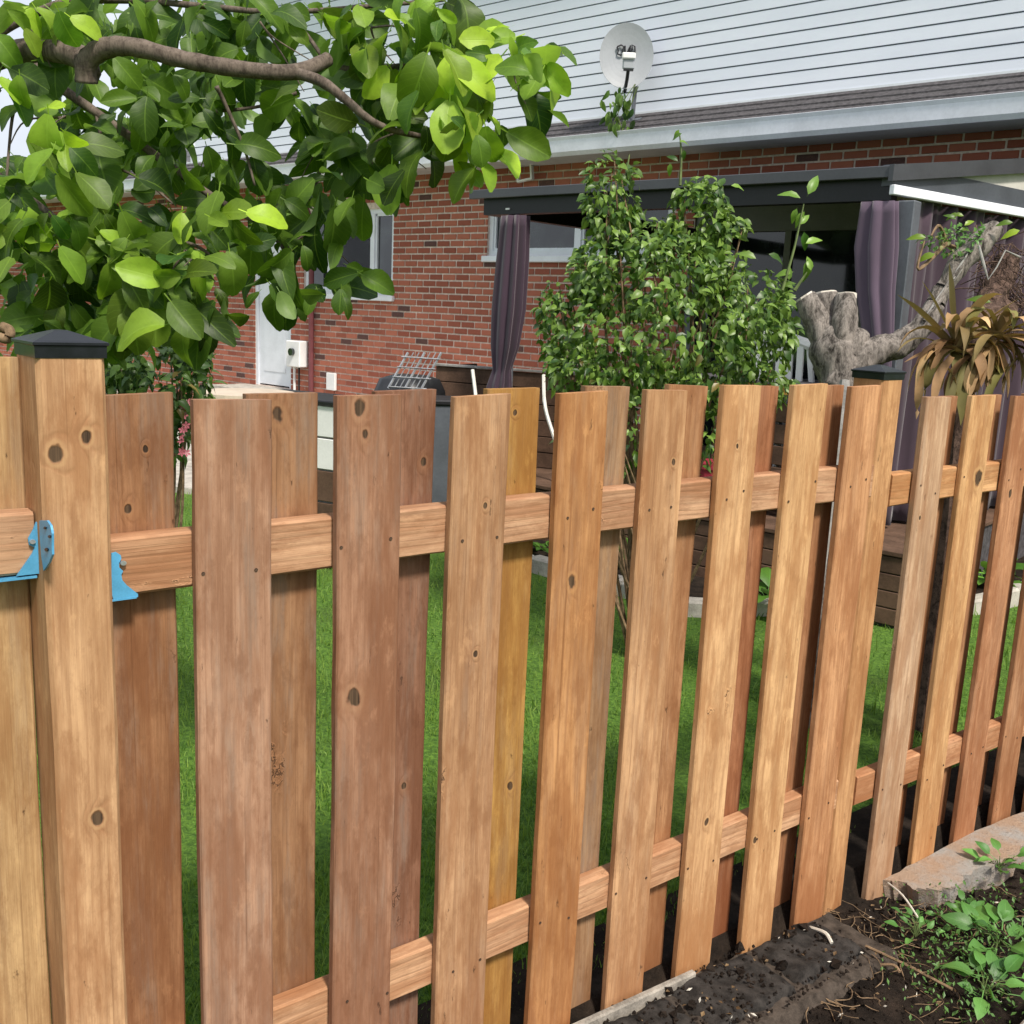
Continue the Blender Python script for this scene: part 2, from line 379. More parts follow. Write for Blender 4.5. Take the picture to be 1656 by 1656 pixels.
CABLE = plain('white_cable', (.72, .70, .64, 1), .5, .3, .08, 10, .05)
INKM = plain('dark_logo_print', (.03, .03, .035, 1), .5, .3, .2, 10, 0)
PINK = plain('pink_petal', (.55, .16, .20, 1), .6, .3, .2, 40, .1)
REDP = plain('faded_red_plastic', (.30, .03, .05, 1), .5, .3, .2, 10, .1)
FOLDG = plain('dark_green_tarp', (.02, .045, .03, 1), .6, .3, .3, 6, .3)

# ------------------------------------------------------------------ terrain
def zg(s): return .03 - .05 * (s - 1.5)                   # the bed falls slightly along the fence
m = MB(); m.add([(-400, -400, -.30), (400, -400, -.30), (400, 400, -.30), (-400, 400, -.30)], [(0, 1, 2, 3)])
tag(m.build('ground', LAWN), None, None, kind='structure')
m = MB()   # lawn: a gently uneven sheet behind the fence
NX, NY = 60, 48
def lawnz(x, y): return .022 * mnoise.noise(Vector((x * .7, y * .7, 1))) - .02
vv = []
for j in range(NY + 1):
    for i in range(NX + 1):
        P = FP(-8 + 22 * i / NX, .20 + 20 * j / NY, 0); vv.append((P.x, P.y, lawnz(P.x, P.y)))
m.add(vv, [(j * (NX + 1) + i, j * (NX + 1) + i + 1, (j + 1) * (NX + 1) + i + 1, (j + 1) * (NX + 1) + i) for j in range(NY) for i in range(NX)])
tag(m.build('lawn', LAWN, smooth=True), None, None, kind='structure')
m = MB()   # soil bed in front of the fence
NX, NY = 150, 70
def soilz(s, o):
    z = zg(s) - .055 + .030 * mnoise.fractal(Vector((s * 5, o * 5, 3)), 1, 2.1, 5) + .010 * mnoise.noise(Vector((s * 40, o * 40, 1)))
    return max(z - .05 * max(0, -o - .35), .004 if o > .03 else -9)
vv = []
for j in range(NY + 1):
    for i in range(NX + 1):
        s_, o_ = -.6 + 6.2 * i / NX, -1.9 + 2.15 * j / NY
        P = FP(s_, o_, soilz(s_, o_)); vv.append(P)
m.add(vv, [(j * (NX + 1) + i, j * (NX + 1) + i + 1, (j + 1) * (NX + 1) + i + 1, (j + 1) * (NX + 1) + i) for j in range(NY) for i in range(NX)])
tag(m.build('soil_bed', SOIL, smooth=True), None, None, kind='structure')
# concrete patio by the house, garden bed on the right
P1 = [gnd(120, 770), gnd(300, 795), gnd(520, 815), gnd(730, 822), gnd(800, 800)]
m = MB(); poly = [(p.x, p.y) for p in P1] + [tuple(HP(-5, 0.0, 0).xy), tuple(HP(-24, 0.0, 0).xy)]
m.slab(poly, -.1, .03); tag(m.build('patio', CONC), None, None, kind='structure')
EDGE = [(820, 905), (860, 917), (935, 936), (1010, 955), (1100, 985), (1180, 990), (1250, 985), (1340, 1000), (1440, 1003), (1530, 995), (1600, 980), (1700, 950)]
EDGW = [gnd(x, y) for x, y in EDGE]
m = MB(); poly = [(p.x, p.y) for p in EDGW] + [tuple(HP(1, 0, 0).xy), tuple(HP(-6.5, 0, 0).xy)]
m.slab(poly, -.1, .035); tag(m.build('garden_bed', SOIL), None, None, kind='structure')
for i in range(len(EDGW) - 1):
    a, b = EDGW[i], EDGW[i + 1]; d_ = (b - a); L = d_.length; ang = math.atan2(d_.y, d_.x)
    k = max(1, round(L / .3))
    for q in range(k):
        c = a + d_ * ((q + .5) / k); hl = L / k / 2 - .008
        bm_ = MB().box(-hl, hl, -.05, .05, -.08, .075 + U(-.012, .012), None, .014)
        st = bm_.build('edging_stone', CONC, W=Matrix.Translation((c.x, c.y, 0)) @ Matrix.Rotation(ang + U(-.06, .06), 4, 'Z'))
        tag(st, 'pale concrete edging block bordering the lawn and garden bed', 'edging stone', 'edging blocks round the garden bed')

# grass blades on the lawn (one mass)
def in_bed(x, y):
    ins = False; n = len(BEDP)
    for i in range(n):
        x1, y1 = BEDP[i]; x2, y2 = BEDP[(i + 1) % n]
        if (y1 > y) != (y2 > y) and x < (x2 - x1) * (y - y1) / (y2 - y1) + x1: ins = not ins
    return ins
BEDP = poly
PATP = [(p.x, p.y) for p in P1] + [tuple(HP(-5, 0, 0).xy), tuple(HP(-24, 0, 0).xy)]
m = MB()
def blade(P, h, wd, lean):
    a = U(0, 6.283); sx, sy = math.cos(a) * wd, math.sin(a) * wd; b = U(0, 6.283); lx, ly = math.cos(b) * lean, math.sin(b) * lean
    q = len(m.v); x, y, z = P
    m.v += [Vector((x - sx, y - sy, z)), Vector((x + sx, y + sy, z)), Vector((x + sx * .7 + lx * .4, y + sy * .7 + ly * .4, z + h * .6)), Vector((x - sx * .7 + lx * .4, y - sy * .7 + ly * .4, z + h * .6)), Vector((x + lx, y + ly, z + h))]
    m.f += [(q, q + 1, q + 2, q + 3), (q + 3, q + 2, q + 4)]; m.uv += [(0, .1)] * 5
cnt = 0
while cnt < 78000:
    dd = 1.7 + 7.3 * rnd() ** 1.9; ang = U(-.56, .52); x, y = math.sin(ang) * dd, math.cos(ang) * dd
    P = Vector((x, y, 0)); off = P.dot(FN) - DF
    cnt += 1
    if off < .16 + .12 * mnoise.noise(Vector((x * 5, y * 5, 2))): continue
    BEDP = poly
    if in_bed(x, y): continue
    BEDP = PATP
    if in_bed(x, y): continue
    sparse = mnoise.noise(Vector((x * 1.3, y * 1.3, 5))) * .5 + .5
    if mnoise.noise(Vector((x * 2.3, y * 2.3, 11))) < -.34 and rnd() < .8: continue
    if P.dot(FD) > 2.2 and rnd() < .45 * min(1, (P.dot(FD) - 2.2) / 1.0): continue
    blade((x, y, lawnz(x, y) - .004), U(.012, .034) * (1 + .9 * sparse) * (1.9 if rnd() < .04 else 1), .0013 + .0006 * dd * .6, U(.005, .028))
tag(m.build('grass', GRASSM), 'short green lawn grass behind the fence', 'grass', kind='stuff')

# ------------------------------------------------------------------ house
house = thing('brick_house', 'red brick house with white siding above the eaves and white windows', 'house', HP(-9, 0, 0))
TL, TR, ZB, ZT = -24.0, 1.2, -.05, 3.30
wt = lambda x, y: wall(x, y)[0]; wz = lambda x, y: wall(x, y)[1]
W1 = (-11.25, -9.49, 1.70, 2.73); W2 = (-7.95, -5.55, 2.17, 2.70); DR = (-12.36, -11.52, .40, 2.52); PD = (-5.3, -3.05, .15, 2.60)
OPEN = [W1, W2, DR, PD]
m = MB()
ts = sorted({TL, TR} | {o[0] for o in OPEN} | {o[1] for o in OPEN}); zs = sorted({ZB, ZT} | {o[2] for o in OPEN} | {o[3] for o in OPEN})
for i in range(len(ts) - 1):
    for j in range(len(zs) - 1):
        tc, zc = (ts[i] + ts[i + 1]) / 2, (zs[j] + zs[j + 1]) / 2
        if any(o[0] < tc < o[1] and o[2] < zc < o[3] for o in OPEN): continue
        m.box(ts[i], ts[i + 1], 0, .22, zs[j], zs[j + 1])
hw = m.build('wall', MORTAR, house, HM(0, 0, 0))
pr = MB().box(TL, TR, .22, 6, ZB, 3.3).box(TL, TR, .22, 6, 3.3, 9)   # body behind (rooms)
BM, BH, BL, JT = .215, .0752, .205, .0175
bricks = []
rows = int((ZT - .05) / BH)
for rw in range(rows):
    z0 = .02 + rw * BH; z1 = z0 + BH - JT
    iv = [(TL, TR)]
    for o in OPEN:
        if z1 > o[2] - .001 and z0 < o[3] + .001:
            nv = []
            for a, b in iv:
                if o[1] <= a or o[0] >= b: nv.append((a, b)); continue
                if o[0] > a: nv.append((a, o[0]))
                if o[1] < b: nv.append((o[1], b))
            iv = nv
    x = TL - (BM / 2 if rw % 2 else 0)
    while x < TR:
        for a, b in iv:
            p, q = max(x, a), min(x + BM - JT, b)
            if q - p > .03: bricks.append((p, q, z0, z1))
        x += BM
def pixel(P):
    q = P - CAM; z = q.dot(FW); return 828 + FPX * q.dot(CR) / z, 828 - FPX * q.dot(CU) / z
vis = []; rest = []
for b in bricks:
    X, Y = pixel(HP((b[0] + b[1]) / 2, 0, (b[2] + b[3]) / 2))
    ok = (1170 < X < 1690 and 180 < Y < 300) or (575 < X < 815 and 292 < Y < 632)
    if ok and b[1] - b[0] > .15: vis.append((-X, b))
    else: rest.append(b)
vis.sort(); rest += [b for _, b in vis[300:]]; vis = [b for _, b in vis[:300]]
bme = {}
for p, q, z0, z1 in vis:
    key = round(q - p, 2)
    if key not in bme:
        bme[key] = MB().box(-(q - p) / 2, (q - p) / 2, -.009, .004, -(z1 - z0) / 2, (z1 - z0) / 2, None, .0035).mesh('brick'); bme[key].materials.append(BRICK)
    link('brick', bme[key], hw, HM((p + q) / 2 + U(-.001, .001), U(-.002, .0015), (z0 + z1) / 2 + U(-.001, .001)))
m = MB()
for p, q, z0, z1 in rest:
    y = -.009 + U(-.002, .0015)
    b_ = len(m.v); m.v += [Vector(c) for c in ((p, y, z0), (q, y, z0), (q, y, z1), (p, y, z1), (p, .004, z0), (q, .004, z0), (q, .004, z1), (p, .004, z1))]
    m.f += [tuple(i + b_ for i in f) for f in ((0, 1, 2, 3), (4, 5, 1, 0), (3, 2, 6, 7), (4, 0, 3, 7), (1, 5, 6, 2))]; m.uv += [(0, 0)] * 8
m.build('brickwork', BRICK, hw, HM(0, 0, 0), kind='stuff')
# windows
def window(o, mull, depth=.06, fw=.055):
    a, b, c, d_ = o
    f = MB(); f.box(a + .001, a + fw, .03, .11, c, d_).box(b - fw, b - .001, .03, .11, c, d_).box(a + fw, b - fw, .03, .11, c, c + fw).box(a + fw, b - fw, .03, .11, d_ - fw, d_)
    xs = [a + fw] + mull + [b - fw]
    for mu in mull: f.box(mu - .035, mu + .035, .025, .105, c + fw, d_ - fw)
    wn = f.build('window', WHITEP, house, HM(0, 0, 0))
    MB().box(a - .04, b + .04, -.055, .10, c - .07, c - .002, None, .008).build('sill', WHITEP, wn, HM(0, 0, 0))
    for i in range(len(xs) - 1):
        l = xs[i] + (.035 if i else 0); r_ = xs[i + 1] - (.035 if i < len(xs) - 2 else 0)
        sf = MB(); q = .028
        sf.box(l, l + q, .045, .09, c + fw, d_ - fw).box(r_ - q, r_, .045, .09, c + fw, d_ - fw).box(l + q, r_ - q, .045, .09, c + fw, c + fw + q).box(l + q, r_ - q, .045, .09, d_ - fw - q, d_ - fw)
        sf.build('sash', WHITEP, wn, HM(0, 0, 0))
        MB().box(l + q, r_ - q, .070, .078, c + fw + q, d_ - fw - q).build('pane', GLASS, wn, HM(0, 0, 0))
window(W1, [-9.49 - .42, -10.75]); window(W2, [-6.7])
m = MB().box(W1[0], W1[1], .35, .36, 1.5, 2.9).box(W2[0], W2[1], .35, .36, 2, 3.1)
# front door
a, b, c, d_ = DR
dr = MB().box(a + .06, b - .06, .03, .075, c + .02, d_ - .05, None, .004).build('door', WHITEP, house, HM(0, 0, 0))
f = MB(); f.box(a + .001, a + .058, .01, .12, c, d_).box(b - .058, b - .001, .01, .12, c, d_).box(a + .058, b - .058, .01, .12, d_ - .048, d_)
f.build('frame', WHITEP, dr, HM(0, 0, 0))
for k in range(2):
    MB().box(a + .17, b - .17, .022, .032, c + .2 + k * .95, c + .95 + k * .95, None, .006).build('door_panel', WHITEP, dr, HM(0, 0, 0))
MB().box(b - .14, b - .11, -.03, .03, c + 1.0, c + 1.12, None, .006).build('handle', BLACKM, dr, HM(0, 0, 0))
MB().box(a - .25, b + .3, -.55, .02, .03, c - .01, None, .01).build('door_step', CONC, house, HM(0, 0, 0))
# patio doors under the gazebo
a, b, c, d_ = PD
f = MB(); f.box(a, a + .09, .02, .14, c, d_).box(b - .09, b, .02, .14, c, d_).box(a + .09, b - .09, .02, .14, d_ - .22, d_).box(a + .09, b - .09, .02, .14, c, c + .08)
for k in (.42, .74): f.box(a + (b - a) * k - .03, a + (b - a) * k + .03, .03, .13, c + .08, d_ - .22)
pdo = f.build('patio_door', plain('olive_grey_frame', (.20, .20, .175, 1), .6, .3, .1, 4, .05), house, HM(0, 0, 0))
for l, r_ in ((.04, .42), (.42, .74), (.74, .96)):
    MB().box(a + (b - a) * l + .031, a + (b - a) * r_ - .031, .07, .08, c + .08, d_ - .22).build('pane', GLASS, pdo, HM(0, 0, 0))
# back of the rooms so that the openings are closed
MB().box(TL, TR, .5, .6, ZB, 3.3).build('inner_wall', plain('dim_interior', (.06, .055, .05, 1), .9, .1), house, HM(0, 0, 0))
# eaves: soffit, fascia, gutter, skirt roof
MB().box(TL, TR, -.40, -.002, 3.085, 3.11).build('soffit', SOFFIT, house, HM(0, 0, 0))
g = MB()
prof = [(-.40, 3.24), (-.40, 3.085), (-.47, 3.075), (-.505, 3.11), (-.515, 3.215), (-.53, 3.245), (-.515, 3.25), (-.50, 3.23), (-.49, 3.12), (-.415, 3.10), (-.415, 3.24)]
v = [(TL, y, z) for y, z in prof] + [(TR, y, z) for y, z in prof]; n_ = len(prof)
g.add(v, [(i, (i + 1) % n_, (i + 1) % n_ + n_, i + n_) for i in range(n_)] + [tuple(range(n_))[::-1], tuple(range(n_, 2 * n_))])
g.build('gutter', GUTTER, house, HM(0, 0, 0))
def lapstrip(name, mat, y0, z0, y1, z1, th, x0=TL, x1=TR):
    return MB().add([(x, y, z) for x in (x0, x1) for y, z in ((y0, z0), (y0, z0 + th), (y1, z1 + th * .3), (y1, z1 - th * .5))],
                    [(0, 1, 5, 4), (1, 2, 6, 5), (2, 3, 7, 6), (3, 0, 4, 7), (3, 2, 1, 0), (4, 5, 6, 7)]).build(name, mat, house, HM(0, 0, 0))
for k in range(4):
    f0, f1 = k / 4, (k + 1.15) / 4
    lapstrip('shingle_course', SHINGLE, -.41 + .47 * f0, 3.235 + .27 * f0, -.41 + .47 * f1, 3.235 + .27 * f1, .022)
MB().box(TL, TR, .03, .05, 3.46, 3.52).build('flashing', WHITEP, house, HM(0, 0, 0))
PL = .108; UL = -13.9
for k in range(22):
    z0 = 3.50 + k * PL
    MB().add([(x, y, z) for x in (UL, TR) for y, z in ((.034, z0 + .001), (.034, z0 + .004), (.038, z0 + PL - .0095), (.075, z0 + PL - .0095), (.075, z0 + .001))],
             [(0, 1, 6, 5), (1, 2, 7, 6), (2, 3, 8, 7), (3, 4, 9, 8), (4, 0, 5, 9), (4, 3, 2, 1, 0), (5, 6, 7, 8, 9)]).build('siding_plank', SIDE, house, HM(0, 0, 0))
MB().box(UL, TR, .09, .2, 3.3, 3.5 + 22 * PL).build('upper_wall', SHINGLE, house, HM(0, 0, 0))
MB().box(UL - .3, TR + .3, -.3, .5, 3.5 + 22 * PL + .02, 3.62 + 22 * PL).build('roof_edge', SHINGLE, house, HM(0, 0, 0))
MB().box(UL - .09, UL - .002, .02, .2, 3.44, 3.5 + 22 * PL).build('corner_trim', WHITEP, house, HM(0, 0, 0))
MB().box(UL - .05, UL, .201, 5, 3.3, 3.5 + 22 * PL).build('upper_side_wall', SIDE, house, HM(0, 0, 0))
WR = plain('pale_wing_shingle', (.36, .33, .31, 1), .9, .2, .2, 18, .5)
for k in range(9):
    lapstrip('wing_shingle_course', WR, .06 + .36 * k, 3.505 + .17 * k, .06 + .36 * k + .39, 3.505 + .17 * k + .184, .02, TL, UL - .095)
# downpipe
t0, _ = wall(508, 590)
dp = MB().tube([HP(t0, -.05, .05), HP(t0, -.05, 2.6), HP(t0, -.2, 2.9), HP(t0, -.44, 3.05)], .035, 8)
world_part(dp, 'downpipe', plain('maroon_pipe', (.16, .05, .055, 1), .5, .3), house)

# things on the house wall
def on_wall(name, x0, y0, x1, y1, d0, d1, mat, label, cat, bev=.006):
    ta, za = wall(x0, y1); tb, zb = wall(x1, y0)
    W = HM((ta + tb) / 2, 0, za)
    o = MB().box(-(tb - ta) / 2, (tb - ta) / 2, d0, d1, 0, zb - za, None, bev).build(name, mat, None, W)
    return tag(o, label, cat), (ta, tb, za, zb), W
on_wall('outlet_box', 532, 604, 546, 630, -.05, -.011, WHITE2, 'small white outlet box fixed low on the brick wall', 'outlet box')
o, bb, W = on_wall('meter_box', 478, 552, 500, 592, -.16, -.012, WHITE2, 'white electricity meter box on the brick wall beside the door', 'meter box', .012)
MB().tube([(-.05, -.09, 0), (-.05, -.09, -1.1)], .018, 8).build('conduit', WHITE2, o, W)
MB().tube([(.05, -.09, 0), (.05, -.09, -1.1)], .012, 8).build('conduit', BLACKM, o, W)
cy = [(math.cos(k * .524) * .05, math.sin(k * .524) * .05 + .2) for k in range(12)]
MB().prism(cy, -.2, -.155).build('dial', GLASS, o, W)
t0, z0 = wall(852, 277, -.05)
o = MB(); ow, oh = .105, .105
for bx in ((-ow, -ow + .022, -oh, oh), (ow - .022, ow, -oh, oh), (-ow + .022, ow - .022, oh - .022, oh), (-ow + .022, ow - .022, -oh, -oh + .022)):
    o.box(bx[0], bx[1], -.10, -.06, bx[2], bx[3])
o = o.build('wall_bracket', WHITE2, None, HM(t0, 0, z0) @ Matrix.Rotation(-.12, 4, 'Y'))
tag(o, 'white rectangular open bracket on the brick under the gutter', 'bracket')
MB().box(-.02, .02, -.059, -.011, oh - .03, oh).build('mounting_tab', WHITE2, o, HM(t0, 0, z0))

# satellite dish
t0, z0 = wall(1013, 91, -.25)
P = HP(t0, -.25, z0)
dish = thing('satellite_dish', 'round grey satellite dish mounted on the white siding above the gutter', 'satellite dish', HP(t0, -.1, 3.42))
dirn = (CAM + Vector((.8, 0, 2.2)) - P).normalized(); q = dirn.to_track_quat('Z', 'Y').to_matrix().to_4x4()
m = MB(); RD, n_ = .268, 40; vv = [(0, 0, -.03)]; ff = []
for k in range(1, 7):
    rr = RD * k / 6
    vv += [(rr * .94 * math.cos(j * 2 * math.pi / n_), rr * 1.08 * math.sin(j * 2 * math.pi / n_), -.03 + .05 * (k / 6) ** 2) for j in range(n_)]
ff += [(0, 1 + j, 1 + (j + 1) % n_) for j in range(n_)]
for k in range(5): ff += [(1 + k * n_ + j, 1 + (k + 1) * n_ + j, 1 + (k + 1) * n_ + (j + 1) % n_, 1 + k * n_ + (j + 1) % n_) for j in range(n_)]
b_ = len(vv); vv += [(x, y, z - .012) for x, y, z in vv]
ff += [tuple(i + b_ for i in f[::-1]) for f in ff]
ff += [(1 + 5 * n_ + j, 1 + 5 * n_ + j + b_, 1 + 5 * n_ + (j + 1) % n_ + b_, 1 + 5 * n_ + (j + 1) % n_) for j in range(n_)]
WD = Matrix.Translation(P) @ q
m.add(vv, ff); refl = m.build('reflector', DISHG, dish, WD, smooth=False)
# local axes: x right, y up as seen from the camera side
sx = -1 if (q @ Vector((1, 0, 0))).dot(CR) < 0 else 1
sy = -1 if (q @ Vector((0, 1, 0))).dot(CU) < 0 else 1
def D2(x, y, z): return (x * sx, y * sy, z)
m = MB()
for stroke in ([(-.10, .075), (-.06, .095), (-.03, .08), (-.045, .04), (-.025, .015), (-.06, .0), (-.09, .01), (-.085, .04), (-.10, .075)], [(-.02, .09), (-.015, .03), (.005, .01), (.02, .06), (.035, .095), (.03, .02)], [(.03, .02), (.055, .06), (.05, .1), (.08, .085), (.085, .04), (.06, .01)]):
    m.tube([D2(x * .92, y * .92 + .01, -.012 + .05 * ((x * x + y * y) / RD ** 2)) for x, y in stroke], .0075, 5)
m.build('logo', INKM, refl, WD)
m = MB().box(-.062, .062, -.028, .028, -.028, .028, Matrix.Translation(D2(.005, -.045, .22)), .01); m.build('receiver_head', WHITE2, dish, WD)
m = MB().box(-.055, .055, -.05, .05, -.022, .022, Matrix.Translation(D2(.008, -.108, .205)), .012); m.build('receiver_body', DISHG, dish, WD)
m = MB().tube([D2(.01, -.15, .20), D2(.01, -.22, .12), D2(.01, -.30, -.06)], .017, 8); m.box(-.045, .045, -.012, .012, -.02, .02, Matrix.Translation(D2(.01, -.155, .20))); m.build('arm', BLACKM, dish, WD)
m = MB().tube([P - dirn * .03, P - dirn * .12 + Vector((0, 0, -.05)), HP(t0 + .02, -.1, 3.78), HP(t0 + .02, -.12, 3.42)], .022, 8); world_part(m, 'mast', GREYM, dish)
m = MB().box(-.10, .10, -.03, .03, 0, .02); m.build('foot_plate', GREYM, dish, HM(t0 + .02, -.12, 3.405) @ Matrix.Rotation(math.radians(29), 4, 'X'))

# ------------------------------------------------------------------ gazebo
GO = -2.9
gl, gz1 = wall(778, 318, GO); gr, gzr = wall(1452, 310, GO)
_, ztop = wall(1300, 284, GO); zun = wall(1350, 318, GO)[1]
gaz = thing('patio_gazebo', 'flat roofed patio gazebo with dark frame standing against the brick house', 'gazebo', HP(gr, GO, 0))
ZR = ztop
GRX = gr + 3.2
ra = HP(gr - .03, GO - .005, 0); dv = Vector((math.sin(math.radians(53)), math.cos(math.radians(53)), 0)); nv = Vector((-dv.y, dv.x, 0))
RB = Matrix((dv, nv, Vector((0, 0, 1)))).transposed().to_4x4(); RB.translation = ra
def on_side(x, y):
    v = ray(x, y); P = CAM + v * ((ra - CAM).dot(nv) / v.dot(nv)); return (P - ra).dot(dv), P.z
l1, z1_ = on_side(1650, 264); RISE = (z1_ - ZR) / l1; RL = 3.0
KH = RISE / dv.dot(HN)                       # the roof rises towards the house
def roofz(off): return ZR + KH * (off - GO)
fl_, fr_, br_, bl_ = HP(gl - .05, GO, ZR), ra + Vector((0, 0, ZR)), ra + dv * RL + Vector((0, 0, ZR + RISE * RL)), HP(gl - .05, -.06, roofz(-.06))
m = MB(); q4 = [fl_, fr_, br_, bl_]
m.add(q4 + [p + Vector((0, 0, .02)) for p in q4], [(3, 2, 1, 0), (4, 5, 6, 7), (0, 1, 5, 4), (1, 2, 6, 5), (2, 3, 7, 6), (3, 0, 4, 7)])
world_part(m, 'roof_panel', GREYM, gaz)
MB().box(gl - .08, gr - .03, GO - .045, GO - .002, ZR - .040, ZR + .022, None, .004).build('fascia', plain('grey_blue_metal', (.055, .058, .066, 1), .35, .5, .12, 4, .05), gaz, HM(0, 0, 0))
zb2 = wall(1250, 330, GO)[1]
MB().box(gl + .02, gr - .04, GO + .012, GO + .10, zb2, ZR - .013).build('front_beam', BLACKM, gaz, HM(0, 0, 0))
MB().box(gl + .02, gl + .10, GO + .101, -.06, zb2, ZR - .013).build('side_beam', BLACKM, gaz, HM(0, 0, 0))
DZ = .42
def gpost(t, off, name='post', wdt=.05):
    return MB().box(-wdt, wdt, -wdt, wdt, DZ, zb2 - .002, None, .006).build(name, GREYM, gaz, HM(t, off, 0))
gpost(gr + .035, GO + .085); gpost(gl + .26, GO + .07, wdt=.035); gpost(gl + .14, -.14)
z_tr = wall(1452, 312, GO)[1]
MB().box(.0, RL, 0, .07, z_tr + .04, z_tr + .15).build('right_beam', plain('slate_beam', (.075, .085, .10, 1), .4, .5, .15, 4, .05), gaz, RB)
MB().box(-.03, RL, -.034, -.001, z_tr - .012, z_tr + .040, None, .004).build('white_trim', WHITEP, gaz, RB)
MB().prism([(.08, z_tr + .152), (RL, z_tr + .152), (RL, ZR + RISE * RL - .07), (.08, max(z_tr + .155, ZR + RISE * .08 - .07))], .01, .05).build('side_infill', BEIGE, gaz, RB)
MB().prism([(-.05, ZR - .06), (RL, ZR + RISE * RL - .068), (RL, ZR + RISE * RL + .024), (-.05, ZR + .024)], -.03, -.002).build('rafter', bpy.data.materials['grey_blue_metal'], gaz, RB)
MB().box(RL - .1, RL, 0.001, .1, DZ, z_tr + .038).build('post', GREYM, gaz, RB)
# raised deck the gazebo stands on
dk = thing('deck', None, None, HP(gr, GO, 0)); dk['kind'] = 'structure'
dl, drr = gl - .6, gr + .35
m = MB().box(dl, drr, GO - .22, -.03, -.02, DZ - .03); m.build('deck_core', SHINGLE, dk, HM(0, 0, 0))
for k in range(24):
    o0 = GO - .26 + k * .132
    if o0 > -.16: break
    MB().box(dl - .02, drr + .02, o0, o0 + .126, DZ - .029, DZ - .001, None, .004).build('deck_board', BROWNW, dk, HM(0, 0, 0))
for k in range(4): MB().box(dl, drr, GO - .25, GO - .221, .01 + k * .095, .10 + k * .095, None, .004).build('deck_riser', BROWNW, dk, HM(0, 0, 0))
m = MB().box(-.018, .018, -.008, 0, -.006, .006); tl, zl = wall(822, 338, GO + .01); m.build('light_clip', WHITE2, gaz, HM(tl, GO + .008, zl))

def gathered(name, cx, y_top, levels, mat, label, folds=9, dep_scale=.7, off=GO + .02, seed=1):
    """levels: (pixel y, pixel x centre, half width px)"""
    rs = random.Random(seed); pts = []
    n_ = 72; ph = [rs.uniform(0, 6.28) for _ in range(4)]
    base = None; vv = []
    for (py, pxc, hwp) in levels:
        t_, z_ = wall(pxc, py, off); t2, _ = wall(pxc + hwp, py, off); hw_ = abs(t2 - t_)
        for k in range(n_):
            a = k * 2 * math.pi / n_
            r_ = 1 + .20 * math.sin(folds * a + ph[0] + z_ * .6) + .10 * math.sin((folds * 2 - 5) * a + ph[1] + z_ * 1.1) 
            vv.append((t_ + hw_ * .86 * r_ * math.cos(a), off + hw_ * .86 * dep_scale * r_ * math.sin(a), z_))
    L = len(levels)
    ff = [(i * n_ + k, (i + 1) * n_ + k, (i + 1) * n_ + (k + 1) % n_, i * n_ + (k + 1) % n_) for i in range(L - 1) for k in range(n_)]
    ff += [tuple(range(n_)), tuple((L - 1) * n_ + k for k in range(n_))[::-1]]
    c = vv[(L - 1) * n_]
    o = MB().add([Vector(p) - Vector((c[0], off, 0)) for p in vv], ff).build(name, mat, None, HM(c[0], off, 0), smooth=True)
    return tag(o, label, 'curtain')
def interp(lv, n=14):
    out = []
    for i in range(len(lv) - 1):
        for k in range(n // (len(lv) - 1) + 1):
            f = k / (n // (len(lv) - 1) + 1); f = f * f * (3 - 2 * f)
            out.append(tuple(a + (b - a) * f for a, b in zip(lv[i], lv[i + 1])))
    return out + [lv[-1]]
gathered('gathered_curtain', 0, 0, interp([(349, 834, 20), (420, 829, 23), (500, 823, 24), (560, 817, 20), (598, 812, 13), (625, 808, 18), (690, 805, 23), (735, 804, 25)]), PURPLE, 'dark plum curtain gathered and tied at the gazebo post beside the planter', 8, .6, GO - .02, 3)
gathered('gathered_curtain', 0, 0, interp([(326, 1424, 30), (400, 1418, 36), (470, 1416, 32), (540, 1420, 26), (590, 1420, 22), (680, 1412, 28), (770, 1405, 30)]), PURPLE_LIT, 'sunlit purple curtain hanging in folds behind the grey tree stump', 6, .4, GO + .0, 5)
# right side curtain sheet, hanging along the right beam
m = MB(); n_, L = 120, 14; vv = []
for j in range(L + 1):
    for i in range(n_ + 1):
        f = i / n_; zz = (z_tr - .013) * (1 - j / L) + (DZ + .02) * (j / L)
        vv.append((.16 + 2.7 * f, .055 + .035 * math.sin(f * 62 + .5 * math.sin(zz * 2.2)) + .02 * math.sin(f * 151 + zz) , zz))
m.add(vv, [(j * (n_ + 1) + i, j * (n_ + 1) + i + 1, (j + 1) * (n_ + 1) + i + 1, (j + 1) * (n_ + 1) + i) for j in range(L) for i in range(n_)])
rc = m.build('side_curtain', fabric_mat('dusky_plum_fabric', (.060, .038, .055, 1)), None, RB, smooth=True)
tag(rc, 'closed dusky plum curtain along the side of the gazebo behind the dried plant', 'curtain')
md = rc.modifiers.new('thick', 'SOLIDIFY'); md.thickness = .004

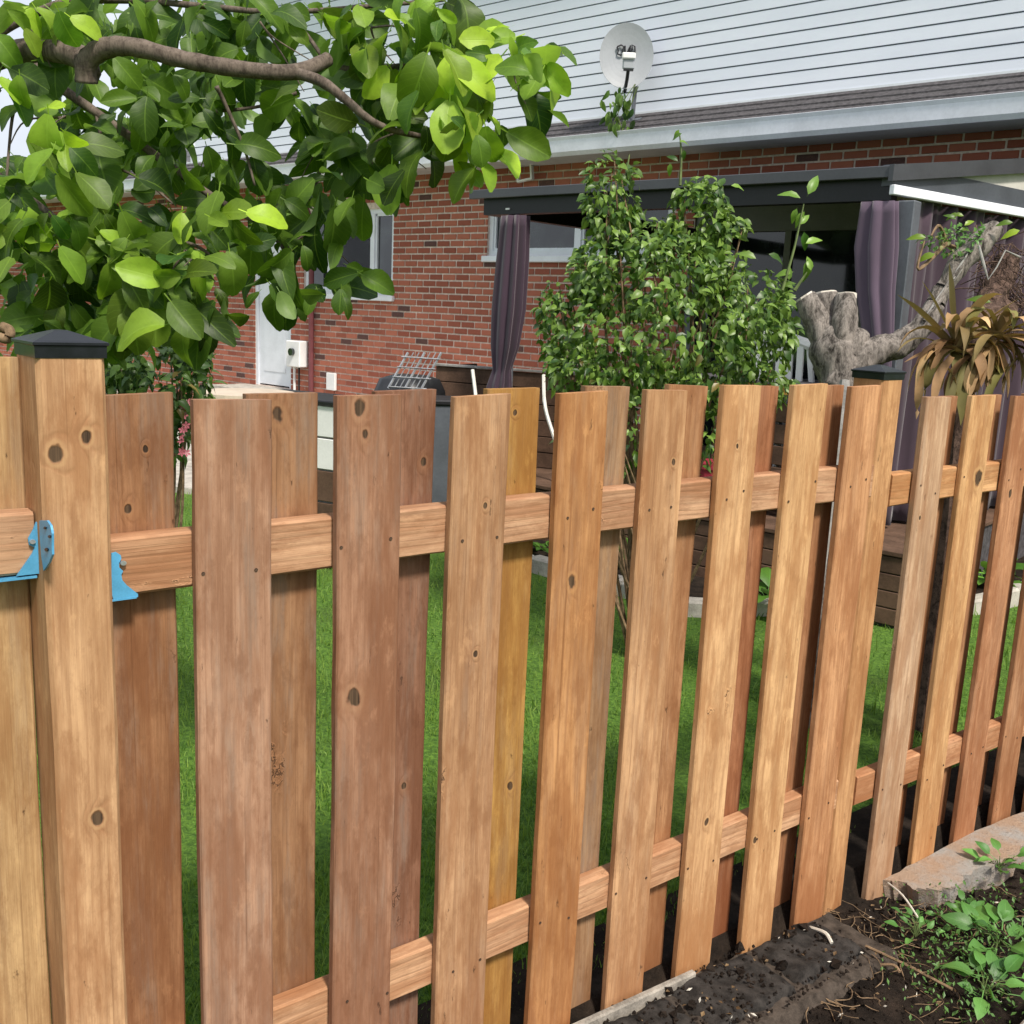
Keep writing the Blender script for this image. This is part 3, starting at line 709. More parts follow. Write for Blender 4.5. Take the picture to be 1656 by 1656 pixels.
# ------------------------------------------------------------------ fence
fence = thing('wooden_fence', 'new brown timber picket fence with boards on both sides of two rails', 'fence', FP(1.5, 0, 0))
def plank(wd, th, L, seed, bev=.0028, seg=14, bow=.004, tilt=0):
    rs = random.Random(seed); m = MB(); a, b = wd / 2, th / 2; vv = []
    cs = [(-a + bev, -b), (a - bev, -b), (a, -b + bev), (a, b - bev), (a - bev, b), (-a + bev, b), (-a, b - bev), (-a, -b + bev)]
    bx, by, tw = rs.uniform(-bow, bow), rs.uniform(-bow, bow), rs.uniform(-.02, .02)
    e1 = rs.uniform(-.004, .004)
    for i in range(seg + 1):
        f = i / seg; k = 4 * f * (1 - f)
        ox, oy, an = bx * k + rs.uniform(-.0007, .0007), by * k, tw * (f - .5)
        for x, y in cs:
            jit = rs.uniform(-.0006, .0006)
            xx, yy = x + jit, y + jit * .6
            vv.append((xx * math.cos(an) - yy * math.sin(an) + ox, xx * math.sin(an) + yy * math.cos(an) + oy, L * f + (tilt * x if i == seg else 0)))
    ff = [(i * 8 + k, i * 8 + (k + 1) % 8, (i + 1) * 8 + (k + 1) % 8, (i + 1) * 8 + k) for i in range(seg) for k in range(8)]
    ff += [tuple(range(8))[::-1], tuple(seg * 8 + k for k in range(8))]
    return m.add(vv, ff)
RT, TH = .038, .019
K = .92
def board(s0, off, z0, z1, wd, color, grey, seed, name='picket', rz=0, tilt=0, th=TH):
    c = srgbw(*color, K); c = (c[0], c[1], c[2], grey)
    W = FM(s0 + wd / 2, off, z0) @ Matrix.Rotation(rz, 4, 'Z')
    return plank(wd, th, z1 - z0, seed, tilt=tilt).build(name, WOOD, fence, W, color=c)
ZTOP = 1.447
front = [(.550, .124, (178, 136, 108), .9), (.788, .124, (168, 124, 96), .8), (1.021, .123, (192, 148, 108), .5), (1.262, .126, (196, 142, 90), .35), (1.495, .122, (202, 156, 112), .35),
         (1.731, .126, (220, 174, 124), .15), (1.977, .126, (220, 174, 122), .1), (2.203, .128, (204, 150, 104), .15)]
for i, (s0, wd, c, gy) in enumerate(front):
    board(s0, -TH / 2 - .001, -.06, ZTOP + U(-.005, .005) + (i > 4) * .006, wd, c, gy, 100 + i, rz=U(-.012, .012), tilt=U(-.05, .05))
front2 = [(2.545, .126, (208, 172, 138), .6, 1.416), (2.782, .126, (218, 170, 116), .2, 1.416), (3.025, .126, (194, 140, 100), .2, 1.410), (3.268, .126, (186, 136, 96), .3, 1.41), (3.51, .126, (196, 144, 100), .3, 1.41)]
for i, (s0, wd, c, gy, zt) in enumerate(front2):
    board(s0, -TH / 2 - .001, -.10, zt, wd, c, gy, 130 + i, rz=U(-.012, .012), tilt=U(-.04, .04))
back = [(.413, (160, 114, 78), .8), (.657, (158, 116, 82), 1.0), (.893, (146, 104, 80), 1.0), (1.135, (190, 144, 74), .4), (1.378, (172, 136, 100), .9), (1.620, (186, 138, 96), .3), (1.868, (168, 112, 76), .3), (2.130, (180, 130, 90), .4)]
for i, (s0, c, gy) in enumerate(back):
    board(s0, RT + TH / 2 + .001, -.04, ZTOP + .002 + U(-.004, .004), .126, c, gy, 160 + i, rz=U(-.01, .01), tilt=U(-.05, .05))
for i, (s0, c) in enumerate([(2.72, (176, 126, 86)), (2.97, (180, 130, 90)), (3.21, (170, 120, 84)), (3.45, (180, 130, 90))]):
    board(s0, RT + TH / 2 + .001, -.08, 1.41, .09, c, .3, 180 + i)
SCR = MB(); SCR.tube([(0, 0, 0), (0, -.0010, 0)], .0030, 10); SCRm = SCR.mesh('screw'); SCRm.materials.append(plain('rusty_screw', (.10, .06, .04, 1), .6, .4, .4, 200, .1, .4))
for o in [q for q in fence.children if q.name.startswith('picket')]:
    Wo = WM[o.name]
    if Wo.translation.dot(FN) - DF > .02: continue
    hw_ = max(q.co.x for q in o.data.vertices)
    for zz in ((1.20, .31) if Wo.translation.dot(FD) < 2.4 else (1.166, .27)):
        for sx_ in (-.62, .62):
            zl = zz - Wo.translation.z + U(-.026, .026); yy = min(q.co.y for q in o.data.vertices if abs(q.co.z - zl) < .09)
            link('screw', SCRm, o, Wo @ Matrix.Translation((hw_ * sx_ + U(-.016, .016), yy, zl)))
# left neighbour panel
board(.190, RT + TH / 2 + .001, -.04, 1.505, .136, (196, 160, 112), .5, 190)
board(-.05, -TH / 2 - .001, -.04, 1.505, .126, (186, 140, 100), .4, 191)
# rails
FB = []
def rail(s0, s1, z, color, seed, hgt=.089, z1=None):
    z1 = z if z1 is None else z1
    A, B = FP(s0, RT / 2, z), FP(s1, RT / 2, z1); zax = (B - A).normalized(); yax = FN; xax = yax.cross(zax)
    W = Matrix((xax, yax, zax)).transposed().to_4x4(); W.translation = A
    c = srgbw(*color, K); c = (c[0], c[1], c[2], .25)
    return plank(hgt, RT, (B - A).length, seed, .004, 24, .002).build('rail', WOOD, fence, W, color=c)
zt, zb = 1.6 - .3566 - .0445, 1.6 - 1.2465 - .0445
rail(.425, 2.366, zt, (198, 154, 118), 201); rail(.425, 2.366, zb, (212, 166, 126), 202)
rail(2.458, 4.2, 1.166 , (214, 164, 112), 203); rail(2.458, 4.2, zb - .016, (204, 152, 110), 204, z1=zb - .05)
rail(-1.2, .325, 1.249, (204, 162, 126), 205); rail(-1.2, .325, zb + .04, (200, 150, 112), 206)
def knot(o, i, x, y, rpx):
    """record a knot on a board: where the sight line meets the board's face"""
    Wi = WM[o.name].inverted(); a = Wi @ CAM; v = (Wi.to_3x3() @ ray(x, y)); yf = min(q.co.y for q in o.data.vertices)
    k = (yf - a.y) / v.y; P = a + v * k
    o['k%d' % i] = (P.x, P.z, rpx * k / FPX)
pk = {round(o.matrix_basis.translation.dot(FD), 2): o for o in fence.children if o.name.startswith('picket')}
def near(sv, offs):
    return min((o for o in fence.children if o.name.startswith('picket') and ((WM[o.name].translation.dot(FN) - DF) > .02) == offs), key=lambda o: abs(WM[o.name].translation.dot(FD) - sv))
for sv, offs, lst in ((.85, False, [(582, 662, 11), (592, 703, 8), (573, 1128, 14)]), (1.083, False, [(785, 818, 4), (770, 1058, 4)]), (1.325, False, [(985, 648, 3), (925, 940, 9)]),
                      (1.556, False, [(1090, 748, 4)]), (1.794, False, [(1143, 1330, 5), (1193, 722, 3)]), (2.04, False, [(1222, 1360, 4)]), (2.267, False, [(1412, 782, 4)]), (2.845, False, [(1583, 772, 10)]), (3.088, False, [(1634, 798, 5)]), (2.608, False, [(1488, 838, 3)]),
                      (.476, True, [(207, 823, 7), (236, 727, 4)]), (.72, True, [(448, 668, 12)]), (.956, True, [(686, 748, 6), (655, 1272, 5)]), (1.198, True, [(833, 668, 4), (825, 1270, 6)])):
    for i, (x, y, r_) in enumerate(lst): knot(near(sv, offs), i + 1, x, y, r_)
# posts with caps
def post(s, off, zt_, rz, color, seed, wd=.092):
    c = srgbw(*color, K); c = (c[0], c[1], c[2], .12)
    W = FM(s, off, -.3) @ Matrix.Rotation(rz, 4, 'Z')
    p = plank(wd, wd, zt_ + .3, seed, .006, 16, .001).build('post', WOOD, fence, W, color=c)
    h = wd / 2 + .0012
    bm_ = bmesh.new()
    m = MB(); z0 = zt_ - .004
    rings = [(h, 0), (h + .0005, .016), (h + .003, .0175), (h + .003, .021), (h - .003, .0235), (.008, .036), (.0, .037)]
    vv = []
    for r_, z_ in rings[:-1]: vv += [(-r_, -r_, z_), (r_, -r_, z_), (r_, r_, z_), (-r_, r_, z_)]
    vv.append((0, 0, rings[-1][1])); nr = len(rings) - 1
    ff = [(i * 4 + k, i * 4 + (k + 1) % 4, (i + 1) * 4 + (k + 1) % 4, (i + 1) * 4 + k) for i in range(nr - 1) for k in range(4)]
    ff += [((nr - 1) * 4 + k, (nr - 1) * 4 + (k + 1) % 4, nr * 4) for k in range(4)] + [(3, 2, 1, 0)]
    bm_.free()
    m.add(vv, ff).build('cap', CAPM, p, FM(s, off, z0) @ Matrix.Rotation(rz, 4, 'Z'))
    return p
p1 = post(.3735, .014, 1.513, .055, (206, 162, 118), 210)
p2 = post(2.412, .048, 1.466, 0, (204, 154, 104), 211)
for i, (x, y, r_) in enumerate(((140, 706, 9), (92, 733, 11), (158, 1323, 9))): knot(p1, i + 1, x, y, r_)
# hangers
def hanger(poly_px, off, th=.002):
    return [fen(x, y, off) for x, y in poly_px]
Z5 = lambda pts: [(x * .25, 560 + y * .25) for x, y in pts]
pl = hanger(Z5([(722, 1340), (752, 1332), (782, 1352), (786, 1375), (772, 1402), (772, 1430), (798, 1455), (786, 1478), (792, 1512), (820, 1545), (893, 1602), (894, 1622), (738, 1646), (722, 1600)]), -.004)
hg = MB().prism(pl, -.0035, -.0008).build('rail_hanger', BLUE, fence, FM(0, 0, 0))
def nail(cx, cy, off, r=.006):
    s_, z_ = fen(cx, cy, off); return MB().prism([(s_ + r * math.cos(k * .785), z_ + r * .8 * math.sin(k * .785)) for k in range(8)], off - .004, off)
nail(795 * .25, 560 + 1400 * .25, -.0037, .0045).build('nail_head', STEEL, hg, FM(0, 0, 0))
sl_, zl_ = zip(*pl); zmin = min(zl_)
MB().box(.425, .462, -.004, RT + .002, zmin - .001, zmin + .002).build('seat', BLUE, hg, FM(0, 0, 0))
# left hanger: seat strap round the rail end and flange on the post's side face
pl = hanger(Z5([(182, 1245), (214, 1188), (232, 1140), (268, 1124), (282, 1160), (262, 1210), (270, 1290), (288, 1330), (296, 1390), (268, 1468), (108, 1486), (206, 1345), (226, 1302), (188, 1284)]), -.004)
hg = MB().prism(pl, -.0045, -.0008).build('rail_hanger', BLUE, fence, FM(0, 0, 0))
WP = WM[p1.name]; FNRM = -(WP.to_3x3() @ Vector((1, 0, 0))); FP0 = WP @ Vector((-.046, 0, 0)) + FNRM * .001
def on_face(x, y, d=0):
    v = ray(x, y); return CAM + v * ((FP0 + FNRM * d - CAM).dot(FNRM) / v.dot(FNRM))
def face_plate(px_, d0, d1):
    a_ = [on_face(x, y, d0) for x, y in px_]; n_ = len(a_); b_ = [p + FNRM * (d1 - d0) for p in a_]
    return MB().add(a_ + b_, [tuple(range(n_)), tuple(range(2 * n_ - 1, n_ - 1, -1))] + [(i, i + n_, (i + 1) % n_ + n_, (i + 1) % n_) for i in range(n_)])
fl = Z5([(268, 1126), (318, 1126), (340, 1158), (346, 1186), (350, 1210), (350, 1290), (352, 1345), (330, 1400), (296, 1450), (280, 1350), (272, 1240)])
world_part(face_plate(fl, 0, .003), 'flange', BLUE, hg)
for nx, ny, r_ in ((306, 1315, 10), (326, 1230, 8), (296, 1175, 7)):
    world_part(face_plate(Z5([(nx + r_ * math.cos(k * .785), ny + 1.2 * r_ * math.sin(k * .785)) for k in range(8)]), .0032, .005), 'nail_head', CAPM, hg)
nail(208 * .25, 560 + 1262 * .25, -.0047, .004).build('nail_head', STEEL, hg, FM(0, 0, 0))
MB().box(.275, .325, -.004, RT + .002, 1.199, 1.2025).build('seat', BLUE, hg, FM(0, 0, 0))

# ------------------------------------------------------------------ leaves
def leaf_mesh(L, Wd, curl, fold, twist, mat, name='leaf', rows=6, shape='ob', pet=.18):
    m = MB(); vv = []; uv = []
    for i in range(rows + 1):
        f = i / rows
        if shape == 'ob': wv = math.sin(math.pi * min(1, (.04 + .93 * f) ** 1.05)) ** .62 * (0.82 + .24 * f)
        else: wv = math.sin(math.pi * f ** .75) ** .8
        if f > .95 and shape == 'ob': wv = .16
        wv = max(wv, .03) * Wd / 2
        y = L * f; z = -curl * L * f * f; y -= curl * curl * L * f * f * .35
        for k in (-1, -.5, 0, .5, 1):
            an = twist * f; x_ = wv * k; z_ = fold * abs(x_) + .05 * Wd * math.sin(f * 9 + k * 3) * abs(k)
            vv.append((x_ * math.cos(an) - z_ * math.sin(an), y + pet * L, z + x_ * math.sin(an) + z_ * math.cos(an))); uv.append((k, f + .001))
    ff = [(i * 5 + k, i * 5 + k + 1, (i + 1) * 5 + k + 1, (i + 1) * 5 + k) for i in range(rows) for k in range(4)]
    m.add(vv, ff, uv)
    if pet:
        r_ = .0016
        m.add([(-r_, 0, .012 * 1), (r_, 0, .012), (r_, pet * L * 1.05, 0), (-r_, pet * L * 1.05, 0)], [(0, 1, 2, 3)], [(0, .01)] * 4)
    return m
def orient(P, tip, nrm, sc=1):
    y = tip.normalized(); z = (nrm - y * nrm.dot(y))
    if z.length < 1e-4: z = Vector((0, 0, 1)) - y * y.z
    z.normalize(); x = y.cross(z)
    W = Matrix((x * sc, y * sc, z * sc)).transposed().to_4x4(); W.translation = P; return W
def rvec(): return Vector((U(-1, 1), U(-1, 1), U(-1, 1)))

TBASE = dep(-330, 900, 2.95); TBASE.z = 0
tree = thing('broadleaf_tree', 'leafy broadleaf tree with long grey branch hanging over the fence post', 'tree', TBASE)
def path(pts): return [dep(*p) for p in pts]
def smooth(pts, n=5):
    out = []
    for i in range(len(pts) - 1):
        p0, p1, p2, p3 = pts[max(i - 1, 0)], pts[i], pts[i + 1], pts[min(i + 2, len(pts) - 1)]
        for k in range(n):
            t = k / n
            out.append(.5 * ((2 * p1) + (p2 - p0) * t + (2 * p0 - 5 * p1 + 4 * p2 - p3) * t * t + (3 * p1 - p0 - 3 * p2 + p3) * t ** 3))
    return out + [pts[-1]]
def taper(n, a, b): return [a + (b - a) * i / (n - 1) for i in range(n)]
def branch(name, pts, a, b, n=8):
    p = smooth(pts); m = MB().tube(p, [r * U(.94, 1.06) for r in taper(len(p), a, b)], n)
    return world_part(m, name, BARKT, tree, smooth=True)
FORK = dep(-150, 150, 2.85)
branch('trunk', [TBASE + Vector((0, 0, -.1)), TBASE + Vector((.03, .02, .7)), TBASE * .4 + FORK * .6 - Vector((0, 0, .25)) , FORK, dep(-120, -60, 2.9)], .085, .04, 12)
BR = [
    ([FORK, (0, 92, 2.5), (70, 82, 2.42), (128, 92, 2.36), (146, 122, 2.34)], .029, .026),
    ([(140, 134, 2.34), (141, 100, 2.32), (168, 79, 2.3), (215, 76, 2.28), (300, 97, 2.27), (400, 113, 2.27), (480, 116, 2.3), (530, 96, 2.36)], .026, .016),
    ([(472, 116, 2.3), (520, 132, 2.28), (560, 162, 2.28), (600, 195, 2.3), (645, 213, 2.34), (700, 225, 2.43), (760, 250, 2.42)], .014, .004),
    ([(520, 102, 2.5), (570, 112, 2.47), (640, 108, 2.45), (720, 105, 2.43), (800, 110, 2.4), (870, 130, 2.4), (905, 135, 2.4)], .009, .0025),
    ([FORK, (20, 90, 2.75), (80, 130, 2.7), (160, 185, 2.7), (250, 250, 2.7), (340, 315, 2.7), (420, 358, 2.7), (480, 350, 2.7), (510, 300, 2.7), (525, 240, 2.68)], .016, .004),
    ([(410, 352, 2.7), (450, 390, 2.66), (470, 430, 2.64), (480, 470, 2.62)], .006, .003),
    ([(350, 140, 2.52), (365, 170, 2.55), (395, 240, 2.58), (412, 300, 2.6)], .006, .003),
    ([(155, 180, 2.7), (165, 235, 2.68), (170, 300, 2.66), (150, 360, 2.65)], .005, .003),
    ([(45, 60, 2.55), (40, 120, 2.5), (20, 190, 2.45), (10, 300, 2.45)], .006, .003),
    ([(350, 180, 2.6), (420, 172, 2.6), (480, 150, 2.6)], .005, .004),
    ([FORK, (-20, 270, 2.6), (60, 330, 2.55), (150, 390, 2.5), (230, 380, 2.5), (310, 395, 2.5), (350, 420, 2.5)], .012, .003),
    ([(170, 265, 2.65), (230, 290, 2.6), (280, 330, 2.55)], .004, .0025),
    ([FORK, (60, 20, 2.7), (180, 0, 2.65), (330, 10, 2.6), (450, 20, 2.55), (600, 10, 2.5), (720, 0, 2.5)], .012, .004),
    ([(450, 20, 2.55), (490, 50, 2.52), (520, 90, 2.5)], .006, .005),
]
for pts, a, b in BR:
    branch('branch', [p if isinstance(p, Vector) else dep(*p) for p in pts], a, b)
rt = random.Random(21)
for (cx, cy, dp_, n_, sx_, sy_, tone) in [(30, 40, 2.4, 0, 0, 0, 0), (105, 215, 2.42, 0, 0, 0, 0), (160, 410, 2.5, 0, 0, 0, 0), (300, 430, 2.48, 0, 0, 0, 0), (600, 70, 2.45, 0, 0, 0, 0), (690, 140, 2.4, 0, 0, 0, 0), (760, 190, 2.38, 0, 0, 0, 0), (840, 120, 2.38, 0, 0, 0, 0), (560, 230, 2.58, 0, 0, 0, 0), (500, 400, 2.58, 0, 0, 0, 0), (640, 240, 2.45, 0, 0, 0, 0), (420, 60, 2.5, 0, 0, 0, 0)]:
    for k in range(2):
        a = dep(cx, cy - 25, dp_); b = dep(cx + rt.uniform(-90, 90), cy + rt.uniform(-20, 90), dp_ + rt.uniform(-.06, .06)); md_ = (a + b) / 2 + Vector((rt.uniform(-.03, .03), 0, rt.uniform(0, .03)))
        branch('twig', [a, md_, b], .0032, .0012, 5)
# stub end of a cut branch by the post cap
m = MB().tube(smooth([dep(-30, 560, 2.2), dep(-6, 545, 2.2), dep(12, 548, 2.2), dep(16, 535, 2.2), dep(2, 528, 2.2)]), .011, 8)
world_part(m, 'knotted_twig', TWIG, tree, smooth=True)
LM = []
for k in range(12):
    me = leaf_mesh(.116, U(.062, .088), U(-.05, .8), U(.0, .55), U(-.7, .7), LEAF_T).mesh('leaf', True); me.materials.append(LEAF_T); LM.append(me)
# (x, y, depth, count, spread_x, spread_y, tone, droop)
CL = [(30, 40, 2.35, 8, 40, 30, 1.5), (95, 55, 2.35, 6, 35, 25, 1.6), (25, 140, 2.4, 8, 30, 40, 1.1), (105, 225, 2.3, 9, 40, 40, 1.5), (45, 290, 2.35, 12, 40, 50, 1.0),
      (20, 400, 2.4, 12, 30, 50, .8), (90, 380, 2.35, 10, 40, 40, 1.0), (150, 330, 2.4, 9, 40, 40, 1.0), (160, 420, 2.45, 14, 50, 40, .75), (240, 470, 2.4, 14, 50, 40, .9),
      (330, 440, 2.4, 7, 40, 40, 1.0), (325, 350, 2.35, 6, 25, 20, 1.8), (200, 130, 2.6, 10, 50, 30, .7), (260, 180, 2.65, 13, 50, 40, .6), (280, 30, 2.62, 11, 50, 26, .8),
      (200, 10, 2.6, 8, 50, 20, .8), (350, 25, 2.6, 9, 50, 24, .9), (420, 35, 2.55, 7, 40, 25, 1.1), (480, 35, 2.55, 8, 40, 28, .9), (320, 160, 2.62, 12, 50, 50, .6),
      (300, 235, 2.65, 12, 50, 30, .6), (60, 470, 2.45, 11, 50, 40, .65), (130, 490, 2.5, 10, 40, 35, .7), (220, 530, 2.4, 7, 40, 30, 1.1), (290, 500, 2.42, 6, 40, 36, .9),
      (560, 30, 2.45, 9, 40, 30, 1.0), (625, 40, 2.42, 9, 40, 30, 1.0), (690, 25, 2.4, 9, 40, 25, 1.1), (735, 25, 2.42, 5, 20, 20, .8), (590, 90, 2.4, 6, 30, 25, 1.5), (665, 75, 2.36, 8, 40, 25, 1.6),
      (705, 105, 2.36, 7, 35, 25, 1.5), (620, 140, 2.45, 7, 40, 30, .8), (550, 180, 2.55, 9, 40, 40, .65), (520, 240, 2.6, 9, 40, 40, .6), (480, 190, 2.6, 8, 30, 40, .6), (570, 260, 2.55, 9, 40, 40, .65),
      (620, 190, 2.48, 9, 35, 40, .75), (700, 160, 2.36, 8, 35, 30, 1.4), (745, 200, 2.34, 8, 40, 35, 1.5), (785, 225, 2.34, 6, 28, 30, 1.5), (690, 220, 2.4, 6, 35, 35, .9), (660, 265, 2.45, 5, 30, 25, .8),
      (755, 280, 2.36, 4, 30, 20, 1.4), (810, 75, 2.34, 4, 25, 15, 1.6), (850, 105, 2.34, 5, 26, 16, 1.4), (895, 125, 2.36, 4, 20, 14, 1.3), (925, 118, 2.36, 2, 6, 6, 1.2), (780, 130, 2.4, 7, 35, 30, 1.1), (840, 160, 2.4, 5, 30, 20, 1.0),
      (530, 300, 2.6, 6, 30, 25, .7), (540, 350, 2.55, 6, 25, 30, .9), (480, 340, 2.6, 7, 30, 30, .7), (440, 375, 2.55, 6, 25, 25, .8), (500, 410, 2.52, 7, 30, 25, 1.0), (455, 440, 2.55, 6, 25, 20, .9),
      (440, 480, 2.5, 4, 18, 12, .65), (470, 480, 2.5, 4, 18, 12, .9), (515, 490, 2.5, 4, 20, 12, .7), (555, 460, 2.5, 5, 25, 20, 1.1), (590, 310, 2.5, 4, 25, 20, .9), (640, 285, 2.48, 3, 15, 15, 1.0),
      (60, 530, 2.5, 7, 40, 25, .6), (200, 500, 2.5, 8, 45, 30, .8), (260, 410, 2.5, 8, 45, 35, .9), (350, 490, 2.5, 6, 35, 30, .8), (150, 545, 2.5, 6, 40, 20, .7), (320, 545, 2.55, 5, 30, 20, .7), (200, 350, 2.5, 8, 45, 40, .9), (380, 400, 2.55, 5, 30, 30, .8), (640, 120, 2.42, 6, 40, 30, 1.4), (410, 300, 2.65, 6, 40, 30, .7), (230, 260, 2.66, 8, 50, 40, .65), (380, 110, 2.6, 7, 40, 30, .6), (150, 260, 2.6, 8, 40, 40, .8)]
inst = []
for (cx, cy, dp_, n_, sx_, sy_, tone) in CL:
    for _ in range(round(n_ * 1.36)):
        x, y = min(max(random.gauss(cx, sx_ * .85), cx - 70), min(cx + 70, 880)), random.gauss(cy - 18, sy_ * .85); d_ = dp_ + random.gauss(0, .07)
        P = dep(x, y, d_)
        tip = (Vector((0, 0, -1)) * U(-.15, 1.1) + CR * U(-1.0, 1.0) - FW * U(-.45, .65)).normalized()
        nrm = -FW * U(.3, 1.2) + Vector((0, 0, 1)) * U(.0, 1.0) + rvec() * .6
        tn = tone * 1.08 if tone > .95 else tone * .85  # bright clusters raised, dark ones lowered: sun and shade put into leaf colour
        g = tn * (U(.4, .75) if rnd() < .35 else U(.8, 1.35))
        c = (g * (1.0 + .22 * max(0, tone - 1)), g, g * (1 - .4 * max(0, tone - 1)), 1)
        inst.append((d_, P, tip, nrm, U(.40, 1.05), c))
inst.sort(key=lambda a: a[0])
stuff = MB()
for i, (d_, P, tip, nrm, sc, c) in enumerate(inst):
    W = orient(P, tip, nrm, sc)
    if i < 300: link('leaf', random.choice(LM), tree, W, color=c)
    else:
        me = random.choice(LM); b_ = len(stuff.v)
        stuff.v += [W @ q.co for q in me.vertices]; stuff.f += [tuple(j + b_ for j in p.vertices) for p in me.polygons]
        uvl = [None] * len(me.vertices)
        for lp in me.loops: uvl[lp.vertex_index] = tuple(me.uv_layers[0].data[lp.index].uv)
        stuff.uv += uvl
# deeper crown behind, towards the trunk
for _ in range(900):
    x, y = U(-120, 430), U(-40, 600); 
    if y > 560 - max(0, (x - 180)) * .5: continue
    if mnoise.noise(Vector((x * .012, y * .012, 7))) < -.10 or (x < 70 and y < 240): continue
    d_ = U(2.75, 3.5); P = dep(x, y, d_); tip = (Vector((0, 0, -1)) * U(.3, 1) + rvec() * .7).normalized()
    W = orient(P, tip, -FW + Vector((0, 0, 1)) + rvec() * .7, U(.7, 1.15)); me = random.choice(LM); b_ = len(stuff.v)
    stuff.v += [W @ q.co for q in me.vertices]; stuff.f += [tuple(j + b_ for j in p.vertices) for p in me.polygons]
    uvl = [None] * len(me.vertices)
    for lp in me.loops: uvl[lp.vertex_index] = tuple(me.uv_layers[0].data[lp.index].uv)
    stuff.uv += uvl
world_part(stuff, 'crown', LEAF_T, tree, smooth=True, color=(.46, .54, .48, 1), kind='stuff')  # darkened leaf colour imitates the shade inside the crown

# ------------------------------------------------------------------ shrubs
def shrub(name, label, cat, base, blobs, nleaf, lsize, mat, nparts, tone=(1, 1, 1, 1), stems=14, dead=.04, up=.1):
    th_ = thing(name, label, cat, base)
    LMs = []
    for k in range(5):
        me = leaf_mesh(1, U(.5, .68), U(.1, .6), U(.1, .5), U(-.4, .4), mat, rows=3, shape='ov', pet=.1).mesh('leaf', True); me.materials.append(mat); LMs.append(me)
    tot = sum(b[5] for b in blobs); lst = []
    for (x, y, d_, rx, ry, wgt) in blobs:
        for _ in range(int(nleaf * wgt / tot)):
            v = rvec()
            while v.length > 1: v = rvec()
            v = v.normalized() * v.length ** .5
            P = dep(x + v.x * rx, y + v.y * ry, d_ + v.z * rx * d_ / FPX * .9)
            if P.z < .05: continue
            if mnoise.noise(P * 6) + .6 * mnoise.noise(P * 15) < -.14: continue
            out = Vector((v.x, v.z, -v.y))
            tip = (out * .5 + Vector((0, 0, -.55 + up)) + rvec() * .7).normalized()
            nrm = Vector((0, 0, 1)) - FW * .5 + rvec() * .8
            lst.append(((P - CAM).length, P, tip, nrm, lsize * U(.4, 1.35)))
    lst.sort(key=lambda a: a[0]); st = MB()
    for i, (dd, P, tip, nrm, sc) in enumerate(lst):
        W = orient(P, tip, nrm, sc)
        if i < nparts:
            g = U(.7, 1.35); c = (g * tone[0], g * tone[1], g * tone[2], 1)
            if rnd() < dead: c = (g * 2.2, g * .9, g * 1.2, 1)
            link('leaf', random.choice(LMs), th_, W, color=c)
        else:
            me = random.choice(LMs); b_ = len(st.v)
            st.v += [W @ q.co for q in me.vertices]; st.f += [tuple(j + b_ for j in p.vertices) for p in me.polygons]
    st.uv = [(0, .3)] * len(st.v)
    world_part(st, 'foliage', mat, th_, smooth=True, color=tone, kind='stuff')
    for k in range(stems):
        b0 = random.choice(blobs); e = dep(b0[0] + U(-.7, .7) * b0[3], b0[1] - U(.1, .9) * b0[4], b0[2] + U(-.1, .1))
        mid = Vector(base) * .4 + e * .6 + rvec() * .12
        p = smooth([Vector(base) + Vector((U(-.08, .08), U(-.08, .08), 0)), mid, e], 6)
        world_part(MB().tube(p, taper(len(p), .010, .003), 5), 'stem', TWIG, th_)
    return th_
b0 = dep(1070, 640, 4.7); b0.z = .02
vine = shrub('climbing_shrub', 'tall tangled green shrub of small leaves in front of the gazebo', 'shrub', b0,
      [(1090, 525, 4.7, 195, 115, 10), (1050, 440, 4.7, 130, 75, 5), (990, 320, 4.75, 44, 80, 2.2), (1132, 345, 4.75, 46, 62, 2.2), (1060, 390, 4.8, 60, 40, 1.2), (1225, 520, 4.65, 65, 90, 3),
       (905, 520, 4.7, 34, 75, 1.3), (985, 600, 4.6, 110, 45, 3), (1170, 620, 4.6, 110, 50, 3), (1060, 700, 4.6, 170, 70, 3), (960, 450, 4.7, 35, 60, 1.2), (1185, 400, 4.75, 28, 60, 1.0)], 11500, .046, LEAF_S, 290, (1.3, 1.25, 1.05, 1), 40)
